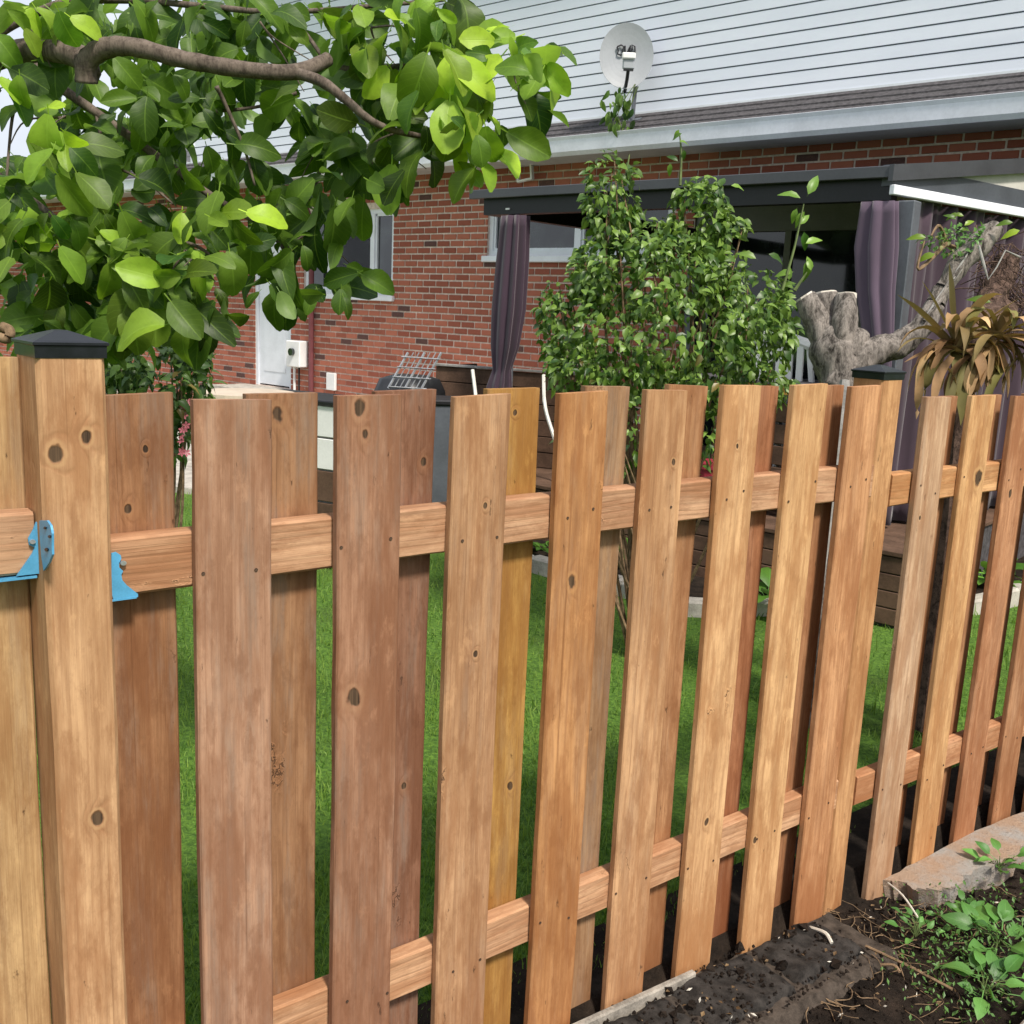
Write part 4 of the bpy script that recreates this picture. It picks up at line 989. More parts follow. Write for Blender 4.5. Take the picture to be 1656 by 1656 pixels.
# upright shoots of the shrub
SH = MB()
for pts in ([(1100, 300, 4.72), (1102, 250, 4.72), (1099, 215, 4.72)], [(1265, 470, 4.6), (1285, 400, 4.6), (1300, 330, 4.6)], [(1010, 300, 4.75), (1018, 250, 4.75)], [(1285, 470, 4.6), (1305, 440, 4.6)]):
    pp = smooth([dep(*p) for p in pts], 5); world_part(MB().tube(pp, taper(len(pp), .008, .003), 5), 'stem', STEM, vine)
LS = leaf_mesh(1, .42, .45, .3, .2, LEAF_S, rows=4, shape='ov', pet=.1).mesh('leaf', True); LS.materials.append(LEAF_S)
for (x, y, d_, sx_, g) in [(1297, 322, 4.6, .10, 1.9), (1305, 318, 4.6, .11, 1.9), (1290, 335, 4.6, .07, 1.7), (1303, 340, 4.6, .08, 1.9), (1292, 365, 4.6, .07, 1.6), (1300, 372, 4.6, .09, 1.9), (1300, 395, 4.6, .09, 1.8), (1306, 415, 4.6, .11, 1.5), (1312, 440, 4.6, .07, 1.8), (1285, 440, 4.6, .08, 1.6), (1276, 455, 4.6, .06, 1.5), (1225, 420, 4.6, .09, 1.2), (1240, 410, 4.6, .09, 1.2),
                            (1099, 208, 4.7, .05, 1.7), (1104, 215, 4.7, .05, 1.7), (1097, 228, 4.7, .05, 1.5), (1106, 240, 4.7, .05, 1.3), (1098, 262, 4.7, .06, 1.2), (1085, 262, 4.7, .06, 1.6), (1180, 300, 4.7, .07, 1.4)]:
    link('leaf', LS, vine, orient(dep(x, y, d_), (CR * U(-.8, .9) + Vector((0, 0, U(-.6, .5)))).normalized(), -FW + Vector((0, 0, .6)) + rvec() * .3, sx_), color=(g, g, g * .7, 1))
# vine hanging under the dish
td, zd = wall(1018, 145, -.3); base = HP(td, -.45, 3.26)
hv = thing('hanging_vine', 'thin leafy vine climbing from the gutter to the satellite dish', 'vine', base)
for k in range(5):
    e = HP(td + U(-.1, .1), -.28, zd + U(-.05, .05)); p = smooth([base + HA * U(-.1, .1), (base + e) / 2 + rvec() * .05, e], 5)
    world_part(MB().tube(p, .004, 5), 'stem', STEM, hv)
for k in range(46):
    f = rnd(); P = base + Vector((0, 0, 1)) * (f * (zd - 3.26)) + HA * random.gauss(0, .07) - HN * U(-.05, .1)
    g = U(.6, 1.3); link('leaf', LS, hv, orient(P, (Vector((0, 0, -1)) + rvec() * .6).normalized(), -FW + rvec() * .7, U(.06, .13)), color=(g, g, g, 1))
# flowering shrub at the left, seen past the post
b1 = dep(250, 700, 4.4); b1.z = .0
fs = shrub('flowering_shrub', 'dark green shrub with small pink flowers beyond the first fence board', 'shrub', b1,
      [(250, 640, 4.4, 75, 110, 4), (190, 560, 4.5, 90, 70, 3), (300, 600, 4.5, 40, 90, 2), (120, 640, 4.6, 90, 100, 2)], 2400, .055, LEAF_S, 120, (.75, .8, .8, 1), 10)
PT = MB()
for k in range(5): PT.add([(0, 0, 0), (.4, -.22, .12), (.75, 0, .1), (.4, .22, .12)], [(0, 1, 2, 3)], None, Matrix.Rotation(k * 1.2566, 4, 'Z'))
PTm = PT.mesh('flower'); PTm.materials.append(PINK)
for k in range(12):
    link('flower', PTm, fs, orient(dep(U(290, 306), U(640, 740), 4.28), rvec().normalized(), -FW + rvec() * .4, .025))

# ------------------------------------------------------------------ stump with long broken limb
SB = dep(1362, 700, 4.05); SB.z = 0
stump = thing('tree_stump', 'grey sawn off tree stump with one long broken limb', 'tree stump', SB)
def skin_part(name, verts, edges, rad, mat, parent, sub=3, disp=.012, size=.06, root=0):
    me = bpy.data.meshes.new(name); o0 = Vector(WM[parent.name].translation)
    me.from_pydata([tuple(Vector(v) - o0) for v in verts], edges, []); o = link(name, me, parent, Matrix.Translation(o0)); me.materials.append(mat)
    o.modifiers.new('skin', 'SKIN')
    for i, r_ in enumerate(rad): me.skin_vertices[0].data[i].radius = (r_, r_ * .95)
    me.skin_vertices[0].data[root].use_root = True
    o.modifiers.new('sub', 'SUBSURF').levels = sub; o.modifiers['sub'].render_levels = sub
    tx = bpy.data.textures.new(name + '_rough', 'CLOUDS'); tx.noise_scale = size; tx.noise_depth = 4
    d_ = o.modifiers.new('disp', 'DISPLACE'); d_.texture = tx; d_.strength = disp; d_.mid_level = .5; d_.texture_coords = 'LOCAL'
    me.polygons.foreach_set('use_smooth', [True] * len(me.polygons)); return o
D4 = 4.05
def rough_tube(pts, rad, n=22, step=.016, amp=.24, seed=0, cap=None):
    pts = smooth([Vector(p) for p in pts], 12); rr = []
    for i in range(len(pts)):
        f = i / (len(pts) - 1) * (len(rad) - 1); k = min(int(f), len(rad) - 2); rr.append(rad[k] + (rad[k + 1] - rad[k]) * (f - k))
    m = MB(); m.tube(pts, rr, n)
    for i in range(len(pts)):
        for k in range(n):
            q = m.v[i * n + k]; c = pts[i]; d_ = q - c
            nz_ = mnoise.fractal(Vector((q.x * 16 + seed, q.y * 16, q.z * 7)), 1, 2, 5) * amp + mnoise.ridged_multi_fractal(Vector((q.x * 28, q.y * 28 + seed, q.z * 6)), 1, 2, 3, 1, 2) * amp * .22
            m.v[i * n + k] = c + d_ * (1 + nz_)
    return m
ST = [([SB + Vector((0, 0, -.1)), SB + Vector((0, 0, .5)), dep(1362, 660, D4), dep(1358, 610, D4), dep(1350, 560, D4), dep(1346, 530, D4)], [.14, .11, .092, .085, .088, .06]),
      ([dep(1350, 590, D4), dep(1335, 545, D4), dep(1316, 505, D4), dep(1301, 481, D4)], [.06, .06, .046, .036]),
      ([dep(1350, 590, D4 + .04), dep(1340, 530, D4 + .04), dep(1335, 476, D4 + .04)], [.06, .058, .046]),
      ([dep(1366, 600, D4 - .03), dep(1366, 540, D4 - .05), dep(1369, 478, D4 - .04)], [.05, .05, .038]),
      ([dep(1368, 610, D4 - .02), dep(1392, 580, D4 - .03), dep(1420, 566, D4 - .03), dep(1450, 558, D4 - .03), dep(1482, 538, D4 - .04), dep(1508, 500, D4 - .04), dep(1530, 458, D4 - .04), dep(1556, 422, D4 - .04), dep(1588, 390, D4 - .03), dep(1612, 370, D4 - .02)], [.062, .064, .056, .048, .042, .036, .032, .042, .042, .034]),
      ([dep(1372, 570, D4 - .04), dep(1390, 550, D4 - .05), dep(1402, 552, D4 - .05)], [.05, .046, .022])]
for i, (pts, rad) in enumerate(ST):
    world_part(rough_tube(pts, rad, seed=i * 3.1), 'trunk' if i == 0 else ('limb' if i >= 4 else 'stub'), BARKS, stump, smooth=True)
for (x, y, r_, ax) in ((1334, 476, .046, dep(1335, 476, D4) - dep(1340, 530, D4)), (1369, 478, .038, dep(1369, 478, D4) - dep(1366, 540, D4)), (1301, 481, .036, dep(1301, 481, D4) - dep(1316, 505, D4))):
    W = Matrix.Translation(dep(x, y, D4 + (.04 if x == 1334 else -.04 if x == 1369 else 0))) @ ax.to_track_quat('Z', 'Y').to_matrix().to_4x4()
    MB().slab([(r_ * (1 + .08 * math.sin(k * 2.2)) * math.cos(k * .393), r_ * math.sin(k * .393)) for k in range(16)], -.012, .007).build('cut_face', CUTW, stump, W)
for k in range(14):   # splintered grey strips of peeled wood
    f = rnd(); a = dep(1490 + 90 * f, 525 - 130 * f, D4 - .09); b_ = a + (dep(1580, 395, D4 - .09) - dep(1490, 525, D4 - .09)).normalized() * U(.06, .2) + rvec() * .015
    world_part(MB().tube([a, (a + b_) / 2 + rvec() * .006, b_], [U(.004, .009), U(.004, .008), .002], 5), 'splinter', GREYW if k % 3 == 0 else BARKS, stump)
a, b_ = dep(1366, 615, D4 - .14), dep(1352, 760, D4 - .14)
world_part(MB().tube(smooth([a, (a + b_) / 2 + rvec() * .01, b_, dep(1326, 950, D4 - .14)], 6), [.018, .020, .022, .022, .02, .022, .024, .024, .022, .02, .02, .018, .018, .016, .016, .015, .014, .013, .012][:19], 7), 'peeled_strip', GREYW, stump)

# tuft of moss and seedlings on the limb
tb = dep(1545, 395, D4 - .05)
tuft = shrub('moss_tuft', 'bright green seedlings and moss growing on the broken limb', 'moss', tb,
      [(1545, 390, D4 - .06, 40, 22, 3), (1510, 392, D4 - .06, 22, 12, 1), (1570, 378, D4 - .05, 26, 16, 2)], 520, .020, LEAF_W, 60, (.8, .75, .5, 1), 3, .35, .5)
for (x, y, s_) in ((1553, 345, .05), (1560, 350, .045), (1548, 356, .05), (1558, 366, .05), (1550, 372, .05), (1500, 385, .07), (1515, 410, .07), (1640, 360, .06), (1652, 372, .07), (1605, 490, .085)):
    link('leaf', LS, tuft, orient(dep(x, y, D4 - .12), (CR * U(-1, 1) + Vector((0, 0, U(-.3, .6)))).normalized(), -FW + Vector((0, 0, .6)), s_), color=(2.0, 1.7, .5, 1))
# bent white wire
p = [dep(x, y, D4 - .28) for x, y in ((1583, 397), (1590, 425), (1598, 452), (1612, 432), (1626, 405), (1650, 416))]
o = world_part(MB().tube(p, [.004, .006, .003, .0028, .0028, .004], 7), 'bent_wire', GREYW, None, p[2]); tag(o, 'bent white wire hook caught on the broken limb', 'wire')

# ------------------------------------------------------------------ dried bromeliad
DB = dep(1570, 600, 3.85); DBg = Vector((DB.x, DB.y, 0))
dry = thing('dried_bromeliad', 'dried tan strap leaved plant drooping behind the fence beside the stump', 'plant', DBg)
c0 = dep(1560, 560, 3.85)
m = MB().tube(smooth([DBg, DBg * .5 + c0 * .5 + Vector((.02, 0, 0)), c0], 5), .045, 8); world_part(m, 'stalk', FIBRE, dry)
V = [c0, dep(1590, 520, 4.1), dep(1615, 460, 4.25), dep(1635, 410, 4.3), dep(1645, 500, 4.1)]
skin_part('root_mass', V, [(0, 1), (1, 2), (2, 3), (1, 4)], [.05, .06, .06, .04, .05], FIBRE, dry, 2, .05, .03)
m = MB()
for _ in range(300):
    P = dep(min(1650, max(1585, random.gauss(1618, 20))), min(530, max(395, random.gauss(455, 40))), 4.25 + random.gauss(0, .05)); e = P + (Vector((0, 0, -1)) * U(.2, 1) + rvec() * .9).normalized() * U(.05, .16)
    m.tube([P, (P + e) / 2 + rvec() * .012, e], U(.0008, .0028), 4, False)
world_part(m, 'root_fibres', FIBRE, dry, smooth=True, kind='stuff')
def strap(P, d0, L, wd, droop, color, roll=0):
    m = MB(); n_ = 9; pts = []; p = Vector(P); v = d0.normalized()
    vv = []; uv = []
    for i in range(n_ + 1):
        f = i / n_; side = v.cross(Vector((0, 0, 1)));
        if side.length < .05: side = CR.copy()
        side.normalize(); side = (Matrix.Rotation(roll, 4, v) @ side); up_ = side.cross(v).normalized()
        w_ = wd * (.55 + .9 * f * (1 - f) * 2) * (1 if f < .75 else max(.03, (1 - f) / .25) ** .7)
        for k, hgt in ((-1, .35), (0, 0), (1, .35)): vv.append(p + side * w_ * k + up_ * w_ * hgt); uv.append((k, f + .001))
        p = p + v * (L / n_); v = (v + Vector((0, 0, -droop * f * 1.6 / n_ * 3)) + rvec() * .05).normalized()
    m.add(vv, [(i * 3 + k, i * 3 + k + 1, (i + 1) * 3 + k + 1, (i + 1) * 3 + k) for i in range(n_) for k in range(2)], uv)
    o = world_part(m, 'strap_leaf', LEAF_D, dry, smooth=True, color=color)
    return o
TANC = [(1.6, 1.45, 1.35, 1), (1.3, 1.2, 1.1, 1), (.9, .95, .7, 1), (.5, .65, .32, 1), (1.5, 1.35, 1.2, 1), (.8, .65, .55, 1)]
C1 = dep(1545, 562, 3.78); C2 = dep(1610, 545, 3.76)
for k in range(64):
    a = U(0, 6.283); C_ = C1 if k % 2 else C2
    d0 = CR * math.cos(a) * U(.5, 1) - FW * U(.1, .6) + Vector((0, 0, 1)) * (math.sin(a) * .5 + U(-.35, .3))
    strap(C_ + rvec() * .02, d0, U(.14, .30), U(.010, .024), U(.6, 3.0), random.choice(TANC), U(-.6, .6))
for (tx, ty, L_, wd, c) in ((1462, 470, .30, .018, TANC[3]), (1500, 455, .26, .016, TANC[3]), (1530, 430, .30, .018, TANC[3]), (1590, 470, .22, .016, TANC[2]), (1466, 575, .20, .012, TANC[5]), (1640, 480, .24, .020, TANC[0])):
    tgt = dep(tx, ty, 3.72); strap(C1, tgt - C1, (tgt - C1).length * 1.03, wd, .12, c, U(-.3, .3))
for x in (1480, 1515, 1530, 1540, 1552, 1560, 1575, 1584, 1600, 1612, 1620, 1640, 1590, 1650):
    P = dep(x + 10, 575 + U(-10, 15), 3.75); strap(P, Vector((0, 0, -1)) * .4 - FW * .25 + CR * U(-.5, .3), U(.14, .24), U(.012, .02), 2.2, random.choice(TANC), U(-.8, .8))

# ------------------------------------------------------------------ yard things behind the fence
def place(name, label, cat, x, y, depth, rz=0, group=None):
    P = dep(x, y, depth); P.z = .0
    th_ = thing(name, label, cat, P, group); return th_, Matrix.Translation(P) @ Matrix.Rotation(rz, 4, 'Z')
# planter screen of brown planks
A, B = dep(705, 592, 8.0), dep(955, 608, 7.5); zt_ = (A.z + B.z) / 2
dx = B - A; dx.z = 0; L = dx.length; ang = math.atan2(dx.y, dx.x)
pb = thing('plank_planter', 'long brown plank planter box with pale top edge behind the fence', 'planter', Vector((A.x, A.y, DZ)))
W = Matrix.Translation(Vector((A.x, A.y, DZ))) @ Matrix.Rotation(ang, 4, 'Z')
hh = zt_ - DZ
npl = 6
for k in range(npl):
    MB().box(0, L, U(-.004, .004), .025, hh * k / npl + .003, hh * (k + 1) / npl - .003, None, .003).build('plank', BROWNW, pb, W)
    MB().box(0, .025, .026, .7, hh * k / npl + .003, hh * (k + 1) / npl - .003, None, .003).build('plank', BROWNW, pb, W)
    MB().box(L - .025, L, .026, .7, hh * k / npl + .003, hh * (k + 1) / npl - .003, None, .003).build('plank', BROWNW, pb, W)
MB().box(-.01, L + .01, -.02, .03, hh + .001, hh + .02, None, .003).build('top_trim', GREYW, pb, W)
MB().box(.026, L - .026, .026, .7, .02, hh - .08).build('soil_fill', SOIL, pb, W)
for i, (xa, ya, xb, yb, xc, yc) in enumerate(((764, 598, 770, 650, 772, 700), (879, 606, 882, 660, 900, 725))):
    p = smooth([dep(xa, ya, 7.25), dep(xb, yb, 7.2), dep(xc, yc, 7.15)] + [Vector((dep(xc, yc, 7.15).x, dep(xc, yc, 7.15).y, DZ))], 6)
    o = world_part(MB().tube(p, .013, 6), 'hanging_cable', CABLE, None, p[-1])
    tag(o, ['short white stake leaning on the plank planter by the gathered curtain', 'white looped cable hanging over the plank planter near the shrub'][i], ['stake', 'cable'][i])
# barbecue under a black cover with wire rack
bq, W = place('covered_grill', 'barbecue under a black cover with wire racks leaning on it', 'grill', 660, 640, 7.6, -.4)
P0 = W.translation; zc = dep(672, 606, 7.6).z
sx_ = .22
m = MB(); n_ = 18; vv = []
lv = [(0.03, .9), (.4, .95), (.8, 1.0), (zc - .12, .95), (zc - .03, .8), (zc, .45)]
for z_, k in lv:
    for j in range(n_):
        a = j * 2 * math.pi / n_; ca, sa = math.cos(a), math.sin(a)
        r_ = 1 / max(abs(ca), abs(sa)) ** .8 * (1 + .05 * math.sin(a * 7 + z_ * 3))
        vv.append((sx_ * k * r_ * ca, .25 * k * r_ * sa, z_))
m.add(vv, [(i * n_ + j, i * n_ + (j + 1) % n_, (i + 1) * n_ + (j + 1) % n_, (i + 1) * n_ + j) for i in range(len(lv) - 1) for j in range(n_)] + [tuple((len(lv) - 1) * n_ + j for j in range(n_))])
m.build('cover', plain('black_vinyl_cover', (.02, .021, .024, 1), .38, .5, .4, 6, .4), bq, W, smooth=True)
m = MB()
for k in range(7):
    xa = 640 + k * 9
    m.tube([dep(xa - 12, 628, 7.15), dep(xa + 20, 570, 7.15)], .004 if k % 3 else .009, 5)
for k in range(4): m.tube([dep(628 + k * 7, 625 - k * 16, 7.14), dep(690 + k * 7, 629 - k * 16, 7.14)], .004, 5)
world_part(m, 'wire_rack', STEEL, bq)
for dx_ in (-.25, .25): MB().tube([(dx_, -.2, 0), (dx_, -.2, .5)], .02, 6).build('leg', BLACKM, bq, W)
bn, W = place('dark_bin', 'dark grey bin standing on the patio beside the covered grill', 'bin', 722, 700, 6.9, .2)
zc = dep(722, 652, 6.9).z
m = MB().add([(-.13, -.13, .03), (.13, -.13, .03), (.13, .13, .03), (-.13, .13, .03), (-.17, -.17, zc), (.17, -.17, zc), (.17, .17, zc), (-.17, .17, zc)], [(3, 2, 1, 0), (0, 1, 5, 4), (1, 2, 6, 5), (2, 3, 7, 6), (3, 0, 4, 7), (4, 5, 6, 7)])
m.build('body', GREYM, bn, W); MB().box(-.185, .185, -.185, .185, zc + .002, zc + .04, None, .01).build('lid', BLACKM, bn, W)
# round table at the left
tbT, W = place('round_table', 'round tan patio table top seen above the fence boards by the white door', 'table', 400, 636, 6.2)
zc = dep(400, 634, 6.2).z
MB().slab([(.29 * math.cos(k * .1963), .29 * math.sin(k * .1963)) for k in range(32)], zc - .03, zc).build('top', TANT, tbT, W)
MB().tube([(0, 0, .03), (0, 0, zc - .03)], .035, 10).build('pedestal', GREYW, tbT, W)
MB().slab([(.2 * math.cos(k * .3927), .2 * math.sin(k * .3927)) for k in range(16)], 0.0, .03).build('base', GREYW, tbT, W)
# grey storage bench
sb, W = place('storage_bench', 'grey plank storage bench with dark lid between two fence boards', 'bench', 527, 740, 6.4, -.5)
zc = dep(527, 648, 6.4).z
for k in range(5):
    MB().box(-.5, .5, -.2, -.18, zc * k / 5 + .01, zc * (k + 1) / 5 - .003, None, .003).build('plank', [GREYW, BROWNW, BROWNW, WHITE2, WHITE2][k], sb, W)
MB().box(-.49, .49, -.179, .2, .02, zc - .01).build('box', GREYW, sb, W); MB().box(-.52, .52, -.215, .22, zc, zc + .03, None, .006).build('lid', BLACKM, sb, W)
# table and white plastic chair by the stump
tb2, W = place('patio_table', 'dark patio table with yellow timber edge behind the fence by the stump', 'table', 1265, 640, 6.3, -.75)
zc = dep(1262, 613, 6.3).z - DZ; W = Matrix.Translation((0, 0, DZ)) @ W; setw(tb2, Matrix.Translation((0, 0, DZ)) @ WM[tb2.name])
for k in range(5): MB().box(-.55, .55, -.25 + k * .1 + .003, -.15 + k * .1 - .003, zc - .022, zc, None, .004).build('slat', plain('dark_slat', (.10, .095, .10, 1), .6, .3) if k == 0 else bpy.data.materials['dark_slat'], tb2, W)
MB().box(-.53, .53, -.235, -.215, zc - .075, zc - .023).build('apron', plain('yellow_timber', (.50, .28, .06, 1), .7, .3, .2, 6, .2), tb2, W)
for sx_ in (-1, 1):
    for sy_ in (-1, 1): MB().box(sx_ * .32 - .02, sx_ * .32 + .02, sy_ * .19 - .02, sy_ * .19 + .02, 0, zc - .076).build('leg', BROWNW, tb2, W)
for k in range(5): MB().box(-.3, .3, -.17, -.15, .06 + k * .13, .06 + k * .13 + .115, None, .004).build('back_plank', BROWNW, tb2, W)
ch, W = place('plastic_chair', 'white plastic garden chair with slatted back behind the table', 'chair', 1290, 640, 6.55, 2.4)
zc = dep(1292, 543, 6.55).z - DZ; W = Matrix.Translation((0, 0, DZ)) @ W; setw(ch, Matrix.Translation((0, 0, DZ)) @ WM[ch.name])
MB().box(-.24, .24, -.23, .23, .41, .44, None, .012).build('seat', WHITE2, ch, W)
for sx_ in (-1, 1):
    MB().tube([(sx_ * .22, -.21, .42), (sx_ * .25, -.25, 0)], [.02, .018], 8).build('leg', WHITE2, ch, W); MB().tube([(sx_ * .22, .21, .42), (sx_ * .25, .27, 0)], [.02, .018], 8).build('leg', WHITE2, ch, W)
    MB().tube(smooth([Vector((sx_ * .25, .24, .42)), Vector((sx_ * .25, .29, .7)), Vector((sx_ * .21, .33, zc - .03))], 4), .02, 8).build('back_post', WHITE2, ch, W)
    MB().tube(smooth([Vector((sx_ * .27, .27, .64)), Vector((sx_ * .28, 0, .66)), Vector((sx_ * .27, -.2, .64)), Vector((sx_ * .25, -.23, .43))], 4), .02, 8).build('armrest', WHITE2, ch, W)
MB().tube(smooth([Vector((-.23, .33, zc - .05)), Vector((0, .345, zc)), Vector((.23, .33, zc - .05))], 6), .034, 8).build('top_rail', WHITE2, ch, W)
for k in range(6): MB().box(-.19 + k * .069, -.15 + k * .069, .27, .285, .44, zc - .03, Matrix.Rotation(-.07, 4, 'X')).build('back_slat', WHITE2, ch, W)
rp, W = place('red_bucket', 'faded red bucket standing on the deck behind the shrub', 'bucket', 1152, 770, 6.35)
W = Matrix.Translation((0, 0, DZ)) @ W; setw(rp, Matrix.Translation((0, 0, DZ)) @ WM[rp.name]); zc = .30
MB().tube([(0, 0, .002), (0, 0, zc)], [.10, .13], 18).build('body', REDP, rp, W); MB().tube([(0, 0, zc - .03), (0, 0, zc + .004)], .137, 18).build('rim', REDP, rp, W)
# hosta clumps in the bed
HM_ = []
for k in range(3):
    me = leaf_mesh(.20, .13, U(.3, .6), .25, U(-.2, .2), LEAF_W, rows=5, shape='ov', pet=.5).mesh('leaf', True); me.materials.append(LEAF_W); HM_.append(me)
HL = ['broad leaved hosta clump beside the concrete edging under the shrub', 'bright lime hosta clump growing behind the stump boards', 'lime hosta clump growing beneath the dried plant', 'dark leafy clump growing at the shaded end of the bed', 'leafy clump at the lawn edge under the planter']
for i, (x, y, g, sc, n_) in enumerate(((1030, 915, .6, .9, 16), (1240, 975, 1.2, 1.0, 18), (1480, 965, 2.2, 1.25, 20), (1590, 940, .9, 1.1, 16), (885, 895, .8, .8, 14))):
    P = gnd(x, y, .04); t_ = thing('hosta', HL[i], 'plant', P, 'leafy clumps in the garden bed')
    for k in range(n_):
        a = k * 2.4; v = Vector((math.cos(a), math.sin(a), U(.3, 1.2)))
        gg = g * U(.7, 1.2); link('leaf', random.choice(HM_), t_, orient(P, v, Vector((0, 0, 1)) - v * .2 + rvec() * .2, sc * U(.7, 1.15)), color=(gg * 1.1, gg, gg * .6, 1))

# ------------------------------------------------------------------ the bed in front of the fence
# pale edging strip and dark stones at the foot of the boards
def FPW(x, y, z): return gnd(x, y, z)
m = MB().box(-.62, .62, -.052, -.034, -.1, .034, None, .004)
o = m.build('edging_strip', CONCD, None, FM(1.15, 0, .02) @ Matrix.Rotation(.05, 4, 'Y')); tag(o, 'pale concrete edging strip along the foot of the fence boards', 'edging')
PV = ['dark soil covered paving stone at the foot of the fence, first in its row', 'dark paving stone at the foot of the fence, second in its row', 'dark paving stone at the foot of the fence, third in its row', 'cracked dark paving stone beside the loose roots, last in its row']
for i, (s0, s1, o0, o1) in enumerate(((1.00, 1.32, -.24, -.056), (1.335, 1.66, -.225, -.05), (1.675, 1.98, -.21, -.03), (1.995, 2.27, -.20, -.026))):
    rs = random.Random(i + 40); m = MB()
    pts = []
    c = [(s0, o0), (s1, o0 + rs.uniform(-.02, .02)), (s1, o1), (s0, o1)]
    for k in range(4):
        a, b_ = c[k], c[(k + 1) % 4]
        for q_ in range(4): pts.append((a[0] + (b_[0] - a[0]) * q_ / 4 + rs.uniform(-.006, .006), a[1] + (b_[1] - a[1]) * q_ / 4 + (rs.uniform(-.006, .006) if k != 2 else 0)))
    cs, co = (s0 + s1) / 2, (o0 + o1) / 2
    nu, nv_ = 22, 13; vv = []; zt0 = rs.uniform(-.006, .004)
    for j in range(nv_ + 1):
        for i2 in range(nu + 1):
            fu, fv = i2 / nu, j / nv_
            wob = .008 * mnoise.noise(Vector((fu * 5 + i * 9, fv * 4, 2)))
            x_ = s0 + (s1 - s0) * fu + (wob if i2 in (0, nu) else 0); y_ = o0 + (o1 - o0) * fv + (wob if j == 0 else 0)
            ed = min(fu, 1 - fu) * (s1 - s0); ed = min(ed, min(fv, 1 - fv) * (o1 - o0)) 
            z_ = zt0 + .011 * mnoise.fractal(Vector((x_ * 14, y_ * 14, i)), 1, 2, 5) - .024 * max(0, 1 - ed / .016) ** 1.6 * (.6 + .8 * rs.random())
            vv.append((x_ - cs, y_ - co, z_))
    m.add(vv, [(j * (nu + 1) + q_, j * (nu + 1) + q_ + 1, (j + 1) * (nu + 1) + q_ + 1, (j + 1) * (nu + 1) + q_) for j in range(nv_) for q_ in range(nu)])
    rim = list(range(nu + 1)) + [j * (nu + 1) + nu for j in range(1, nv_ + 1)] + [nv_ * (nu + 1) + q_ for q_ in range(nu - 1, -1, -1)] + [j * (nu + 1) for j in range(nv_ - 1, 0, -1)]
    b_ = len(m.v); m.v += [Vector((m.v[k].x, m.v[k].y, -.09)) for k in rim]; m.uv += [(0, 0)] * len(rim); nr_ = len(rim)
    m.f += [(rim[k], b_ + k, b_ + (k + 1) % nr_, rim[(k + 1) % nr_]) for k in range(nr_)] + [tuple(range(b_, b_ + nr_))]
    o = m.build('paving_stone', STONE, None, FM(cs, co, zg(cs) - .012) @ Matrix.Rotation(.05, 4, 'Y'), smooth=True)
    tag(o, PV[i], 'paving stone', 'dark stones along the fence foot')
m = MB(); nu, nv_ = 60, 10; vv = []
for j in range(nv_ + 1):
    for i in range(nu + 1):
        s_, o_ = .85 + 1.50 * i / nu, -.262 + .235 * j / nv_
        vv.append(FP(s_, o_ + .012 * mnoise.noise(Vector((s_ * 9, 0, 4))) * (j == 0), zg(s_) - .026 + .010 * mnoise.fractal(Vector((s_ * 22, o_ * 22, 9)), 1, 2, 4) - (.03 if j == 0 else 0)))
m.add(vv, [(j * (nu + 1) + i, j * (nu + 1) + i + 1, (j + 1) * (nu + 1) + i + 1, (j + 1) * (nu + 1) + i) for j in range(nv_) for i in range(nu)])
tag(m.build('sand_bedding', plain('sandy_mortar', (.065, .052, .042, 1), .95, .1, .4, 30, .8), smooth=True), None, None, kind='structure')
# broken concrete slab on the right
SPX = [(1428, 1424), (1480, 1396), (1560, 1352), (1640, 1318), (1700, 1300), (1700, 1345), (1652, 1372), (1640, 1392), (1600, 1400), (1560, 1418), (1535, 1440), (1500, 1436), (1480, 1442), (1462, 1428)]
sp_ = [gnd(x, y, -.03) for x, y in SPX]; cc = sum(sp_, Vector()) / len(sp_)
fine = []
rs = random.Random(3)
for i in range(len(sp_)):
    a, b_ = sp_[i], sp_[(i + 1) % len(sp_)]
    for k in range(4):
        p = a.lerp(b_, k / 4); j = .010 if i >= 5 else .003; fine.append((p.x - cc.x + rs.uniform(-j, j), p.y - cc.y + rs.uniform(-j, j)))
m = MB(); n_ = len(fine)
vv = [(x * 1.0, y * 1.0, 0) for x, y in fine] + [(x * .97, y * .97, -.035) for x, y in fine] + [(x * .86, y * .86, -.16) for x, y in fine]
m.add(vv, [tuple(range(n_))] + [(i, i + n_, (i + 1) % n_ + n_, (i + 1) % n_) for i in range(n_)] + [(i + n_, i + 2 * n_, (i + 1) % n_ + 2 * n_, (i + 1) % n_ + n_) for i in range(n_)])
def slab_mat():
    t = NT('weathered_slab', .92, .15); o = t.obj(); n1 = t.noise(o, 5, 7, .65); n2 = t.noise(o, 60, 6, .7)
    c = t.mix(t.ramp(n1, .4, .62), (.33, .23, .16, 1), (.31, .29, .265, 1)); c = t.mix(t.math('MULTIPLY', t.ramp(n2, .55, .7), .6), c, (.12, .09, .07, 1))
    g = t.n('NewGeometry'); sp2 = t.n('SeparateXYZ'); t.sock(g.outputs['Normal'], sp2.inputs[0])
    t.color(c); t.bump(t.math('ADD', n1, n2), .8, .01); return t.m
o = m.build('broken_slab', slab_mat(), None, Matrix.Translation((cc.x, cc.y, -.028)))
tag(o, 'broken tan and grey concrete slab lying against the far fence boards', 'slab')
# corner of a pale paving slab by the weeds
P = gnd(1650, 1650, -.02)
o = MB().box(-.16, .16, -.10, .10, -.05, .025, None, .008).build('kerb_block', CONC, None, Matrix.Translation(P + Vector((.10, -.06, 0))) @ Matrix.Rotation(.75, 4, 'Z')); tag(o, 'pale concrete kerb block at the edge of the weeds', 'kerb')
